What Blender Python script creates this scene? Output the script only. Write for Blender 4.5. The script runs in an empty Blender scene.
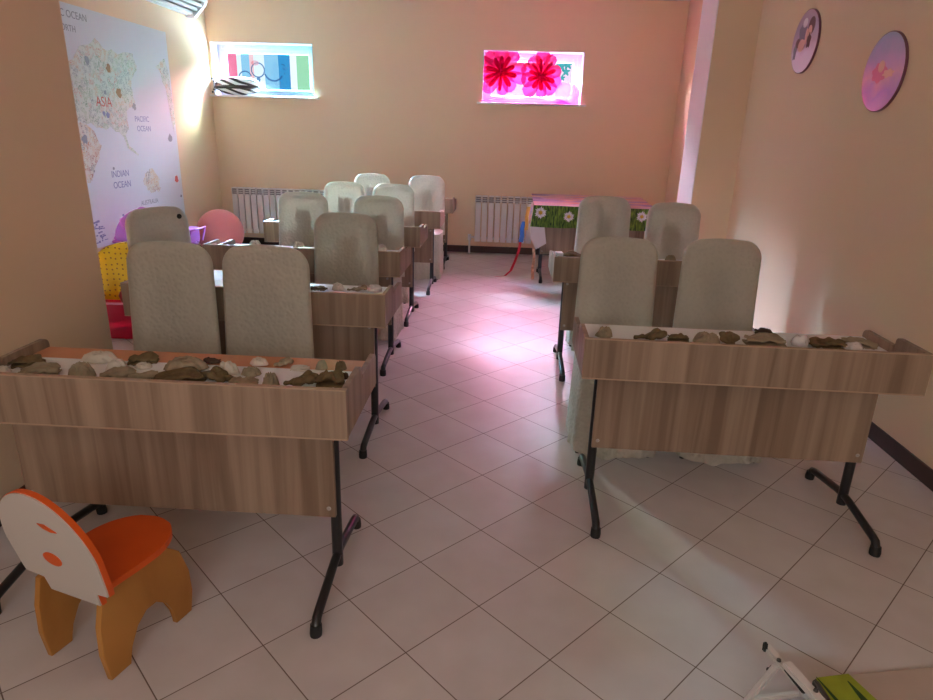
import bpy, bmesh, math, random
from mathutils import Vector, Matrix, noise
PI = math.pi
S = bpy.context.scene
COL = S.collection

# ------------------------------------------------------------------ materials
def srgb(r, g, b):
    f = lambda c: (c/255/12.92) if c/255 <= .04045 else ((c/255+.055)/1.055)**2.4
    return (f(r), f(g), f(b), 1)

def new_mat(name):
    m = bpy.data.materials.new(name); m.use_nodes = True
    nt = m.node_tree; nt.nodes.clear()
    out = nt.nodes.new('ShaderNodeOutputMaterial')
    return m, nt, out

def N(nt, t, **kw):
    n = nt.nodes.new(t)
    for k, v in kw.items():
        if k in n.inputs: n.inputs[k].default_value = v
        else: setattr(n, k, v)
    return n

def plain(name, c, rough=.6, metal=0, spec=.5, bump=0, bscale=60, var=0, vscale=8):
    m, nt, out = new_mat(name)
    b = N(nt, 'ShaderNodeBsdfPrincipled'); b.inputs['Base Color'].default_value = c
    b.inputs['Roughness'].default_value = rough; b.inputs['Metallic'].default_value = metal
    b.inputs['Specular IOR Level'].default_value = spec
    tc = N(nt, 'ShaderNodeTexCoord')
    if var:
        n = N(nt, 'ShaderNodeTexNoise'); n.inputs['Scale'].default_value = vscale; n.inputs['Detail'].default_value = 4
        nt.links.new(tc.outputs['Object'], n.inputs['Vector'])
        r = N(nt, 'ShaderNodeValToRGB')
        r.color_ramp.elements[0].position = .3; r.color_ramp.elements[1].position = .7
        r.color_ramp.elements[0].color = [x*(1-var) for x in c[:3]]+[1]
        r.color_ramp.elements[1].color = [min(1, x*(1+var)) for x in c[:3]]+[1]
        nt.links.new(n.outputs['Fac'], r.inputs['Fac']); nt.links.new(r.outputs['Color'], b.inputs['Base Color'])
    if bump:
        n = N(nt, 'ShaderNodeTexNoise'); n.inputs['Scale'].default_value = bscale; n.inputs['Detail'].default_value = 5
        nt.links.new(tc.outputs['Object'], n.inputs['Vector'])
        bp = N(nt, 'ShaderNodeBump'); bp.inputs['Strength'].default_value = bump; bp.inputs['Distance'].default_value = .01
        nt.links.new(n.outputs['Fac'], bp.inputs['Height']); nt.links.new(bp.outputs['Normal'], b.inputs['Normal'])
    nt.links.new(b.outputs['BSDF'], out.inputs['Surface'])
    return m

def wood(name, dark, light, scale=(26, 26, .9), rough=.5, spec=.35):
    m, nt, out = new_mat(name)
    tc = N(nt, 'ShaderNodeTexCoord'); oi = N(nt, 'ShaderNodeObjectInfo')
    ad = N(nt, 'ShaderNodeVectorMath', operation='MULTIPLY_ADD')
    cx = N(nt, 'ShaderNodeCombineXYZ')
    for k in 'XYZ': nt.links.new(oi.outputs['Random'], cx.inputs[k])
    nt.links.new(cx.outputs[0], ad.inputs[0]); ad.inputs[1].default_value = (3, 5, 9)
    nt.links.new(tc.outputs['Object'], ad.inputs[2])
    mp = N(nt, 'ShaderNodeMapping'); mp.inputs['Scale'].default_value = scale
    nt.links.new(ad.outputs[0], mp.inputs['Vector'])
    n1 = N(nt, 'ShaderNodeTexNoise'); n1.inputs['Scale'].default_value = 1; n1.inputs['Detail'].default_value = 6; n1.inputs['Distortion'].default_value = .6
    nt.links.new(mp.outputs[0], n1.inputs['Vector'])
    mp2 = N(nt, 'ShaderNodeMapping'); mp2.inputs['Scale'].default_value = (scale[0]*.25, scale[1]*.25, scale[2]*.3)
    nt.links.new(ad.outputs[0], mp2.inputs['Vector'])
    n2 = N(nt, 'ShaderNodeTexNoise'); n2.inputs['Scale'].default_value = 1; n2.inputs['Detail'].default_value = 2
    nt.links.new(mp2.outputs[0], n2.inputs['Vector'])
    mx = N(nt, 'ShaderNodeMix', data_type='FLOAT'); mx.inputs[0].default_value = .45
    nt.links.new(n1.outputs['Fac'], mx.inputs[2]); nt.links.new(n2.outputs['Fac'], mx.inputs[3])
    r = N(nt, 'ShaderNodeValToRGB'); e = r.color_ramp.elements
    e[0].position = .36; e[0].color = dark; e[1].position = .62; e[1].color = light
    nt.links.new(mx.outputs[0], r.inputs['Fac'])
    b = N(nt, 'ShaderNodeBsdfPrincipled'); b.inputs['Roughness'].default_value = rough; b.inputs['Specular IOR Level'].default_value = spec
    nt.links.new(r.outputs['Color'], b.inputs['Base Color']); nt.links.new(b.outputs['BSDF'], out.inputs['Surface'])
    return m

def fabric(name, c, pattern=.5, thin=.4, sheer=.1, pscale=34):
    m, nt, out = new_mat(name)
    tc = N(nt, 'ShaderNodeTexCoord')
    v = N(nt, 'ShaderNodeTexVoronoi'); v.inputs['Scale'].default_value = pscale; v.feature = 'SMOOTH_F1'
    n = N(nt, 'ShaderNodeTexNoise'); n.inputs['Scale'].default_value = 5; n.inputs['Detail'].default_value = 3
    nt.links.new(tc.outputs['Object'], v.inputs['Vector']); nt.links.new(tc.outputs['Object'], n.inputs['Vector'])
    a = N(nt, 'ShaderNodeMath', operation='ADD'); nt.links.new(v.outputs['Distance'], a.inputs[0]); nt.links.new(n.outputs['Fac'], a.inputs[1])
    bp = N(nt, 'ShaderNodeBump'); bp.inputs['Strength'].default_value = pattern; bp.inputs['Distance'].default_value = .012
    nt.links.new(a.outputs[0], bp.inputs['Height'])
    r = N(nt, 'ShaderNodeValToRGB'); e = r.color_ramp.elements
    e[0].position = .15; e[0].color = [x*.95 for x in c[:3]]+[1]; e[1].position = .5; e[1].color = c
    nt.links.new(v.outputs['Distance'], r.inputs['Fac'])
    b = N(nt, 'ShaderNodeBsdfPrincipled'); b.inputs['Roughness'].default_value = .55; b.inputs['Specular IOR Level'].default_value = .3
    b.inputs['Sheen Weight'].default_value = .15
    nt.links.new(r.outputs['Color'], b.inputs['Base Color']); nt.links.new(bp.outputs['Normal'], b.inputs['Normal'])
    t = N(nt, 'ShaderNodeBsdfTranslucent'); nt.links.new(r.outputs['Color'], t.inputs['Color'])
    mx = N(nt, 'ShaderNodeMixShader'); mx.inputs[0].default_value = thin
    nt.links.new(b.outputs[0], mx.inputs[1]); nt.links.new(t.outputs[0], mx.inputs[2])
    tr = N(nt, 'ShaderNodeBsdfTransparent'); tr.inputs['Color'].default_value = (.95, .93, .88, 1)
    mx2 = N(nt, 'ShaderNodeMixShader'); mx2.inputs[0].default_value = sheer
    nt.links.new(mx.outputs[0], mx2.inputs[1]); nt.links.new(tr.outputs[0], mx2.inputs[2])
    nt.links.new(mx2.outputs[0], out.inputs['Surface'])
    return m

def tinted(name, c, gloss=.04):
    m, nt, out = new_mat(name)
    tr = N(nt, 'ShaderNodeBsdfTransparent'); tr.inputs['Color'].default_value = c
    g = N(nt, 'ShaderNodeBsdfGlossy'); g.inputs['Roughness'].default_value = .1
    mx = N(nt, 'ShaderNodeMixShader'); mx.inputs[0].default_value = gloss
    nt.links.new(tr.outputs[0], mx.inputs[1]); nt.links.new(g.outputs[0], mx.inputs[2]); nt.links.new(mx.outputs[0], out.inputs['Surface'])
    return m

def tissue(name, c, tr_c, a=.45, thin=.5, k=1.0):
    m, nt, out = new_mat(name)
    d = N(nt, 'ShaderNodeBsdfDiffuse'); d.inputs['Color'].default_value = c
    t = N(nt, 'ShaderNodeBsdfTranslucent'); t.inputs['Color'].default_value = [x*k for x in c[:3]]+[1]
    mx = N(nt, 'ShaderNodeMixShader'); mx.inputs[0].default_value = thin
    nt.links.new(d.outputs[0], mx.inputs[1]); nt.links.new(t.outputs[0], mx.inputs[2])
    tr = N(nt, 'ShaderNodeBsdfTransparent'); tr.inputs['Color'].default_value = tr_c
    m2 = N(nt, 'ShaderNodeMixShader'); m2.inputs[0].default_value = a
    nt.links.new(mx.outputs[0], m2.inputs[1]); nt.links.new(tr.outputs[0], m2.inputs[2]); nt.links.new(m2.outputs[0], out.inputs['Surface'])
    return m

def tile_mat():
    m, nt, out = new_mat('floor tiles')
    tc = N(nt, 'ShaderNodeTexCoord')
    mp = N(nt, 'ShaderNodeMapping'); mp.vector_type = 'TEXTURE'
    mp.inputs['Location'].default_value = (-.24, 1.952, 0); mp.inputs['Rotation'].default_value = (0, 0, math.radians(46.325))
    mp.inputs['Scale'].default_value = (.3032, .3032, 1)
    nt.links.new(tc.outputs['Object'], mp.inputs['Vector'])
    sp = N(nt, 'ShaderNodeSeparateXYZ'); nt.links.new(mp.outputs[0], sp.inputs[0])
    ds = []; fl = []
    for k in 'XY':
        f = N(nt, 'ShaderNodeMath', operation='FRACT'); nt.links.new(sp.outputs[k], f.inputs[0])
        a = N(nt, 'ShaderNodeMath', operation='SUBTRACT'); nt.links.new(f.outputs[0], a.inputs[0]); a.inputs[1].default_value = .5
        b = N(nt, 'ShaderNodeMath', operation='ABSOLUTE'); nt.links.new(a.outputs[0], b.inputs[0]); ds.append(b)
        g = N(nt, 'ShaderNodeMath', operation='FLOOR'); nt.links.new(sp.outputs[k], g.inputs[0]); fl.append(g)
    mxm = N(nt, 'ShaderNodeMath', operation='MAXIMUM'); nt.links.new(ds[0].outputs[0], mxm.inputs[0]); nt.links.new(ds[1].outputs[0], mxm.inputs[1])
    gr = N(nt, 'ShaderNodeMapRange'); gr.inputs['From Min'].default_value = .4925; gr.inputs['From Max'].default_value = .4965
    nt.links.new(mxm.outputs[0], gr.inputs['Value'])
    cb = N(nt, 'ShaderNodeCombineXYZ'); nt.links.new(fl[0].outputs[0], cb.inputs[0]); nt.links.new(fl[1].outputs[0], cb.inputs[1])
    wn = N(nt, 'ShaderNodeTexWhiteNoise'); nt.links.new(cb.outputs[0], wn.inputs['Vector'])
    n = N(nt, 'ShaderNodeTexNoise'); n.inputs['Scale'].default_value = 6; n.inputs['Detail'].default_value = 6
    nt.links.new(tc.outputs['Object'], n.inputs['Vector'])
    ad = N(nt, 'ShaderNodeMath', operation='MULTIPLY_ADD'); nt.links.new(wn.outputs['Value'], ad.inputs[0]); ad.inputs[1].default_value = .35
    nt.links.new(n.outputs['Fac'], ad.inputs[2])
    r = N(nt, 'ShaderNodeValToRGB'); e = r.color_ramp.elements
    e[0].position = .3; e[0].color = srgb(198, 187, 184); e[1].position = 1; e[1].color = srgb(212, 204, 202)
    nt.links.new(ad.outputs[0], r.inputs['Fac'])
    mc = N(nt, 'ShaderNodeMix', data_type='RGBA'); nt.links.new(gr.outputs[0], mc.inputs[0])
    nt.links.new(r.outputs['Color'], mc.inputs[6]); mc.inputs[7].default_value = srgb(112, 92, 84)
    b = N(nt, 'ShaderNodeBsdfPrincipled'); nt.links.new(mc.outputs[2], b.inputs['Base Color'])
    rr = N(nt, 'ShaderNodeMapRange'); rr.inputs['To Min'].default_value = .40; rr.inputs['To Max'].default_value = .7
    nt.links.new(gr.outputs[0], rr.inputs['Value']); nt.links.new(rr.outputs[0], b.inputs['Roughness'])
    b.inputs['Specular IOR Level'].default_value = .36
    bp = N(nt, 'ShaderNodeBump'); bp.invert = True; bp.inputs['Strength'].default_value = .25; bp.inputs['Distance'].default_value = .002
    nt.links.new(gr.outputs[0], bp.inputs['Height']); nt.links.new(bp.outputs[0], b.inputs['Normal'])
    nt.links.new(b.outputs[0], out.inputs['Surface'])
    return m

def grass_mat():
    m, nt, out = new_mat('printed grass')
    tc = N(nt, 'ShaderNodeTexCoord'); mp = N(nt, 'ShaderNodeMapping'); mp.inputs['Scale'].default_value = (60, 10, 14)
    nt.links.new(tc.outputs['Object'], mp.inputs[0])
    n = N(nt, 'ShaderNodeTexNoise'); n.inputs['Scale'].default_value = 1; n.inputs['Detail'].default_value = 4; n.inputs['Distortion'].default_value = .8
    nt.links.new(mp.outputs[0], n.inputs['Vector'])
    r = N(nt, 'ShaderNodeValToRGB'); e = r.color_ramp.elements
    e[0].position = .35; e[0].color = srgb(46, 82, 20); e[1].position = .68; e[1].color = srgb(150, 190, 60)
    nt.links.new(n.outputs['Fac'], r.inputs['Fac'])
    b = N(nt, 'ShaderNodeBsdfPrincipled', Roughness=.4); nt.links.new(r.outputs[0], b.inputs['Base Color']); nt.links.new(b.outputs[0], out.inputs[0])
    return m

def sky_print_mat():
    m, nt, out = new_mat('printed sunset sky')
    tc = N(nt, 'ShaderNodeTexCoord'); mp = N(nt, 'ShaderNodeMapping'); mp.inputs['Scale'].default_value = (2.2, 9, 4)
    nt.links.new(tc.outputs['Object'], mp.inputs[0])
    n = N(nt, 'ShaderNodeTexNoise'); n.inputs['Scale'].default_value = 1; n.inputs['Detail'].default_value = 4; n.inputs['Distortion'].default_value = .5
    nt.links.new(mp.outputs[0], n.inputs['Vector'])
    r = N(nt, 'ShaderNodeValToRGB'); e = r.color_ramp.elements
    e[0].position = .34; e[0].color = srgb(120, 100, 170); e[1].position = .7; e[1].color = srgb(232, 120, 80)
    x = e.new(.44); x.color = srgb(215, 190, 215); x = e.new(.52); x.color = srgb(240, 190, 180); x = e.new(.6); x.color = srgb(240, 220, 200)
    nt.links.new(n.outputs['Fac'], r.inputs['Fac'])
    b = N(nt, 'ShaderNodeBsdfPrincipled', Roughness=.35); nt.links.new(r.outputs[0], b.inputs['Base Color']); nt.links.new(b.outputs[0], out.inputs[0])
    return m

def zebra_mat():
    m, nt, out = new_mat('zebra stripes')
    tc = N(nt, 'ShaderNodeTexCoord')
    mp = N(nt, 'ShaderNodeMapping'); mp.inputs['Rotation'].default_value = (0, math.radians(72), 0)
    nt.links.new(tc.outputs['Object'], mp.inputs[0])
    w = N(nt, 'ShaderNodeTexWave'); w.inputs['Scale'].default_value = 5; w.inputs['Distortion'].default_value = 1.2; w.inputs['Detail'].default_value = 0
    nt.links.new(mp.outputs[0], w.inputs[0])
    st = N(nt, 'ShaderNodeMath', operation='GREATER_THAN'); nt.links.new(w.outputs['Fac'], st.inputs[0]); st.inputs[1].default_value = .40
    mx = N(nt, 'ShaderNodeMix', data_type='RGBA'); nt.links.new(st.outputs[0], mx.inputs[0])
    mx.inputs[6].default_value = (.01, .01, .012, 1); mx.inputs[7].default_value = (.85, .88, .9, 1)
    b = N(nt, 'ShaderNodeBsdfPrincipled', Roughness=.3); nt.links.new(mx.outputs[2], b.inputs[0]); nt.links.new(b.outputs[0], out.inputs[0])
    return m

def dots_mat(name, base, dot, scale=26, r0=.2):
    m, nt, out = new_mat(name)
    tc = N(nt, 'ShaderNodeTexCoord')
    v = N(nt, 'ShaderNodeTexVoronoi'); v.voronoi_dimensions = '2D'; v.inputs['Scale'].default_value = scale; v.inputs['Randomness'].default_value = .35
    sp = N(nt, 'ShaderNodeSeparateXYZ'); cb = N(nt, 'ShaderNodeCombineXYZ'); nt.links.new(tc.outputs['Object'], sp.inputs[0])
    nt.links.new(sp.outputs['X'], cb.inputs['X']); nt.links.new(sp.outputs['Z'], cb.inputs['Y']); nt.links.new(cb.outputs[0], v.inputs['Vector'])
    st = N(nt, 'ShaderNodeMath', operation='LESS_THAN'); nt.links.new(v.outputs['Distance'], st.inputs[0]); st.inputs[1].default_value = r0
    mx = N(nt, 'ShaderNodeMix', data_type='RGBA'); nt.links.new(st.outputs[0], mx.inputs[0]); mx.inputs[6].default_value = base; mx.inputs[7].default_value = dot
    b = N(nt, 'ShaderNodeBsdfPrincipled', Roughness=.35); nt.links.new(mx.outputs[2], b.inputs[0]); nt.links.new(b.outputs[0], out.inputs[0])
    return m

def doodle_mat(name, cols, scale=38, thr=.3, paper=None):
    m, nt, out = new_mat(name)
    tc = N(nt, 'ShaderNodeTexCoord')
    n = N(nt, 'ShaderNodeTexNoise'); n.inputs['Scale'].default_value = scale*.5; n.inputs['Detail'].default_value = 3
    nt.links.new(tc.outputs['Object'], n.inputs['Vector'])
    va = N(nt, 'ShaderNodeVectorMath', operation='MULTIPLY_ADD'); nt.links.new(n.outputs['Color'], va.inputs[0]); va.inputs[1].default_value = (.05, .05, .05)
    nt.links.new(tc.outputs['Object'], va.inputs[2])
    v = N(nt, 'ShaderNodeTexVoronoi'); v.inputs['Scale'].default_value = scale; v.feature = 'DISTANCE_TO_EDGE'
    v2 = N(nt, 'ShaderNodeTexVoronoi'); v2.inputs['Scale'].default_value = scale*.22
    nt.links.new(va.outputs[0], v.inputs['Vector']); nt.links.new(va.outputs[0], v2.inputs['Vector'])
    hs = N(nt, 'ShaderNodeSeparateColor'); nt.links.new(v2.outputs['Color'], hs.inputs[0])
    r = N(nt, 'ShaderNodeValToRGB'); r.color_ramp.interpolation = 'CONSTANT'; e = r.color_ramp.elements
    for i, c in enumerate(cols):
        x = e[i] if i < 2 else e.new(.5)
        x.position = i/len(cols); x.color = c
    nt.links.new(hs.outputs[0], r.inputs[0])
    st = N(nt, 'ShaderNodeMath', operation='LESS_THAN'); nt.links.new(v.outputs['Distance'], st.inputs[0]); st.inputs[1].default_value = thr*.2
    n3 = N(nt, 'ShaderNodeTexNoise'); n3.inputs['Scale'].default_value = scale*.35
    nt.links.new(tc.outputs['Object'], n3.inputs['Vector'])
    s3 = N(nt, 'ShaderNodeMath', operation='GREATER_THAN'); nt.links.new(n3.outputs['Fac'], s3.inputs[0]); s3.inputs[1].default_value = .47
    ml = N(nt, 'ShaderNodeMath', operation='MULTIPLY'); nt.links.new(st.outputs[0], ml.inputs[0]); nt.links.new(s3.outputs[0], ml.inputs[1])
    mx = N(nt, 'ShaderNodeMix', data_type='RGBA'); nt.links.new(ml.outputs[0], mx.inputs[0])
    mx.inputs[6].default_value = paper or srgb(222, 224, 226); nt.links.new(r.outputs[0], mx.inputs[7])
    b = N(nt, 'ShaderNodeBsdfPrincipled', Roughness=.35); nt.links.new(mx.outputs[2], b.inputs[0]); nt.links.new(b.outputs[0], out.inputs[0])
    return m

def plaque_mat(name, stops, bl=.25):
    m, nt, out = new_mat(name)
    tc = N(nt, 'ShaderNodeTexCoord'); sp = N(nt, 'ShaderNodeSeparateXYZ'); nt.links.new(tc.outputs['Object'], sp.inputs[0])
    n = N(nt, 'ShaderNodeTexNoise'); n.inputs['Scale'].default_value = 9; n.inputs['Detail'].default_value = 3
    nt.links.new(tc.outputs['Object'], n.inputs['Vector'])
    a = N(nt, 'ShaderNodeMath', operation='MULTIPLY_ADD'); nt.links.new(sp.outputs['Z'], a.inputs[0]); a.inputs[1].default_value = 2.5; a.inputs[2].default_value = .37
    a2 = N(nt, 'ShaderNodeMath', operation='MULTIPLY_ADD'); nt.links.new(n.outputs['Fac'], a2.inputs[0]); a2.inputs[1].default_value = bl; nt.links.new(a.outputs[0], a2.inputs[2])
    r = N(nt, 'ShaderNodeValToRGB'); e = r.color_ramp.elements
    for i, (p, c) in enumerate(stops):
        x = e[i] if i < 2 else e.new(p)
        x.position = p; x.color = c
    nt.links.new(a2.outputs[0], r.inputs[0])
    b = N(nt, 'ShaderNodeBsdfPrincipled', Roughness=.18); nt.links.new(r.outputs[0], b.inputs[0]); nt.links.new(b.outputs[0], out.inputs[0])
    return m

M = {}
M['wall'] = plain('peach plaster', srgb(233, 206, 174), .75, bump=.06, bscale=40, spec=.3)
M['ceil'] = plain('ceiling white', srgb(232, 222, 212), .9)
M['tiles'] = tile_mat()
M['pillarwhite'] = plain('white pillar side', srgb(240, 236, 236), .6)
M['base'] = plain('dark baseboard', srgb(62, 38, 32), .45, var=.2, vscale=5)
M['wood'] = wood('oak laminate', srgb(126, 102, 84), srgb(168, 143, 122))
M['edge'] = plain('laminate edge', srgb(178, 148, 124), .5)
M['orange_top'] = plain('orange desktop', srgb(205, 135, 92), .5, var=.06)
M['black'] = plain('black metal', (.012, .012, .014, 1), .3, spec=.6)
M['rubber'] = plain('black rubber', (.012, .012, .012, 1), .55)
M['cap'] = plain('grey screw cap', srgb(175, 165, 160), .4)
M['white_plastic'] = plain('white plastic', srgb(235, 235, 236), .35)
M['radiator'] = plain('white enamel', srgb(232, 228, 226), .3)
M['radgrey'] = plain('grille shade', srgb(150, 146, 146), .5)
M['cover'] = fabric('chair cover cloth', srgb(214, 206, 190), .45, .27, .10, 62)
M['skirt'] = fabric('chair skirt cloth', srgb(216, 206, 190), .9, .3, .05, 60)
M['frame'] = plain('chair frame', srgb(70, 62, 56), .5)
M['paper'] = plain('white paper', srgb(236, 234, 232), .55, bump=.03, bscale=12)
M['olive'] = plain('olive cloth', srgb(116, 97, 68), .85, bump=.5, bscale=70, var=.3, vscale=22, spec=.2)
M['greyolive'] = plain('grey olive cloth', srgb(156, 140, 116), .85, bump=.5, bscale=70, var=.25, vscale=22, spec=.2)
M['pale'] = plain('pale cloth', srgb(212, 200, 184), .85, bump=.4, bscale=60, var=.1, vscale=18, spec=.2)
M['darkcloth'] = plain('dark brown cloth', srgb(74, 52, 36), .85, bump=.4, bscale=60, var=.2, vscale=18)
M['film'] = plain('crumpled film', srgb(222, 212, 208), .15, bump=.8, bscale=40, spec=.8)
M['orange'] = plain('orange plywood', srgb(226, 92, 22), .45, var=.05)
M['chairwhite'] = plain('chair white', srgb(205, 196, 188), .5)
M['ply'] = wood('plywood', srgb(168, 112, 52), srgb(196, 138, 70), (7, 7, 3), .45)
M['pinkball'] = plain('pink ball', srgb(240, 140, 140), .4, bump=.15, bscale=60)
M['yellow_dots'] = dots_mat('yellow dotted plastic', srgb(250, 214, 40), srgb(176, 120, 40), 26, .16)
M['red'] = plain('crimson plastic', srgb(190, 26, 62), .3)
M['darkred'] = plain('dark red plastic', srgb(150, 20, 40), .3)
M['lilac'] = tissue('lilac film', srgb(206, 150, 214), srgb(225, 190, 235), .25)
M['lilac2'] = plain('lilac plastic', srgb(190, 110, 200), .35)
M['pinktub'] = plain('pink plastic', srgb(222, 140, 170), .4)
M['grass'] = grass_mat(); M['skyprint'] = sky_print_mat()
M['petalw'] = plain('printed white petal', srgb(236, 232, 236), .4)
M['petaly'] = plain('printed yellow centre', srgb(214, 170, 36), .4)
M['lining'] = plain('cloth lining', srgb(215, 205, 208), .6)
M['zebra'] = zebra_mat()
M['redribbon'] = plain('red ribbon', srgb(214, 50, 76), .4)
M['blueribbon'] = plain('blue ribbon', srgb(90, 150, 215), .4)
M['yelribbon'] = plain('yellow ribbon', srgb(225, 190, 110), .4)
M['stripribbon'] = plain('orange white ribbon', srgb(226, 180, 150), .4, var=.4, vscale=40)
M['ink'] = plain('grey ink', srgb(150, 156, 166), .5)
M['redink'] = plain('red ink', srgb(205, 92, 82), .5)
M['blueink'] = plain('blue ink', srgb(140, 146, 186), .5)
M['mapland'] = doodle_mat('map doodles', [srgb(96, 140, 104), srgb(150, 176, 140), srgb(206, 150, 96), srgb(120, 130, 140), srgb(200, 120, 104), srgb(112, 160, 130)], 66, .26, srgb(218, 222, 216))
M['mapred'] = doodle_mat('map doodles warm', [srgb(190, 116, 70), srgb(214, 170, 110), srgb(96, 100, 120), srgb(170, 80, 70)], 62, .28, srgb(220, 218, 210))
M['mapsea'] = plain('map paper', srgb(222, 226, 234), .32, spec=.45)
M['mapbrown'] = plain('map brown', srgb(160, 120, 80), .5)
M['plaque1'] = plaque_mat('pink print with glare', [(0, srgb(246, 240, 250)), (.3, srgb(246, 228, 248)), (.45, srgb(226, 196, 220)), (.75, srgb(200, 182, 206)), (1, srgb(206, 172, 200))])  # pink print; its whitish bottom paints in the window glare
M['plaque2'] = plaque_mat('lilac picture print', [(0, srgb(236, 180, 240)), (.3, srgb(196, 165, 235)), (.5, srgb(240, 190, 220)), (.68, srgb(222, 180, 232)), (1, srgb(170, 182, 222))], .4)
M['plaque_rim'] = plain('plaque rim', srgb(120, 70, 90), .3)
M['hair'] = plain('print dark brown', srgb(96, 44, 52), .3); M['skin'] = plain('print peach', srgb(236, 190, 176), .3)
M['printgrey'] = plain('print grey', srgb(120, 110, 130), .3); M['printpink'] = plain('print rose', srgb(226, 120, 160), .3); M['printwhite'] = plain('print white', srgb(235, 230, 238), .3)
M['pvc'] = plain('window pvc', srgb(192, 204, 216), .3)
M['sillm'] = plain('sill white', srgb(236, 232, 230), .35)
M['glass'] = tinted('clear pane', (.93, .98, 1, 1))
M['f_pink'] = tinted('pink film pane', srgb(250, 130, 165)); M['f_blue'] = tinted('blue film pane', srgb(60, 150, 205))
M['f_lblue'] = tinted('light blue film pane', srgb(150, 205, 235)); M['f_green'] = tinted('green film pane', srgb(165, 222, 180))
M['f_white'] = tinted('white film pane', srgb(236, 246, 252)); M['f_dkblue'] = tinted('slate film', srgb(120, 160, 200)); M['f_rose'] = tinted('rose film', srgb(250, 205, 210))
M['w2glass'] = tinted('pink tinted pane', srgb(255, 222, 244)); M['f_teal'] = tinted('teal film', srgb(90, 200, 190))
M['magenta'] = tissue('magenta tissue', srgb(196, 8, 66), srgb(240, 60, 130), .06, .3, .18)
M['pinkt'] = tissue('pink tissue', srgb(228, 44, 120), srgb(255, 150, 200), .22, .35, .2)
M['palepink'] = tissue('pale pink tissue', srgb(238, 130, 205), srgb(255, 200, 240), .35, .4, .3)
M['green'] = plain('lime cloth', srgb(150, 160, 40), .6, var=.2, vscale=10)
M['dkgreen'] = plain('dark green leaf print', srgb(28, 70, 24), .6, var=.3, vscale=10)
M['board'] = plain('pale board', srgb(190, 170, 160), .35, var=.06, vscale=6)
M['framewhite'] = plain('white enamel tube', srgb(214, 208, 204), .35)
M['ground'] = plain('paving outside', srgb(150, 150, 145), .9)

# ------------------------------------------------------------------ mesh helpers
def obj(name, bm, mats, parent=None, smooth=False, loc=None, rot=None, sub=0, angle=None):
    me = bpy.data.meshes.new(name)
    if bm is not None:
        bmesh.ops.recalc_face_normals(bm, faces=bm.faces)
        bm.to_mesh(me); bm.free()
    if not isinstance(mats, (list, tuple)): mats = [mats]
    for m in mats: me.materials.append(M[m] if isinstance(m, str) else m)
    if smooth:
        for p in me.polygons: p.use_smooth = True
        if angle:
            try: me.set_sharp_from_angle(angle=math.radians(angle))
            except Exception: pass
    o = bpy.data.objects.new(name, me); COL.objects.link(o)
    if parent: o.parent = parent
    if loc: o.location = loc
    if rot: o.rotation_euler = rot
    if sub:
        s = o.modifiers.new('sub', 'SUBSURF'); s.levels = sub; s.render_levels = sub
    return o

def tag(o, label=None, cat=None, group=None, kind=None):
    if label: o['label'] = label
    if cat: o['category'] = cat
    if group: o['group'] = group
    if kind: o['kind'] = kind
    return o

def thing(name, label, cat, loc=(0, 0, 0), rz=0, group=None):
    o = bpy.data.objects.new(name, None); COL.objects.link(o)
    o.empty_display_size = .1
    o.location = loc; o.rotation_euler = (0, 0, rz)
    return tag(o, label, cat, group)

def struct(name, bm, mat, parent=None):
    o = obj(name, bm, mat, parent)
    if not parent: o['kind'] = 'structure'
    return o

def dup(root, loc, rz, label, group=None):
    def cp(o, par):
        c = o.copy(); COL.objects.link(c); c.parent = par
        for ch in o.children: cp(ch, c)
        return c
    r = cp(root, None); r.location = loc; r.rotation_euler = (0, 0, rz)
    r['label'] = label
    if group: r['group'] = group
    return r

def BM(): return bmesh.new()

def box(bm, x0, x1, y0, y1, z0, z1, bev=0, mi=0):
    r = bmesh.ops.create_cube(bm, size=1)
    for v in r['verts']:
        v.co = Vector((x0+(v.co.x+.5)*(x1-x0), y0+(v.co.y+.5)*(y1-y0), z0+(v.co.z+.5)*(z1-z0)))
    fs = set(f for v in r['verts'] for f in v.link_faces)
    for f in fs: f.material_index = mi
    if bev:
        es = list(set(e for f in fs for e in f.edges))
        bmesh.ops.bevel(bm, geom=es, offset=bev, segments=2, affect='EDGES', profile=.5)
    return bm

def prism(bm, pts, a0, a1, axis='x', mi=0, bev=0):
    """polygon pts extruded along axis from a0 to a1"""
    def P(p, a):
        if axis == 'x': return Vector((a, p[0], p[1]))
        if axis == 'y': return Vector((p[0], a, p[1]))
        return Vector((p[0], p[1], a))
    A = [bm.verts.new(P(p, a0)) for p in pts]; B = [bm.verts.new(P(p, a1)) for p in pts]
    fs = [bm.faces.new(A), bm.faces.new(B[::-1])]
    n = len(pts)
    for i in range(n): fs.append(bm.faces.new((A[i], B[i], B[(i+1) % n], A[(i+1) % n])))
    for f in fs: f.material_index = mi
    if bev:
        es = list(set(fs[0].edges) | set(fs[1].edges))
        bmesh.ops.bevel(bm, geom=es, offset=bev, segments=2, affect='EDGES', profile=.5)
    return bm

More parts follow.
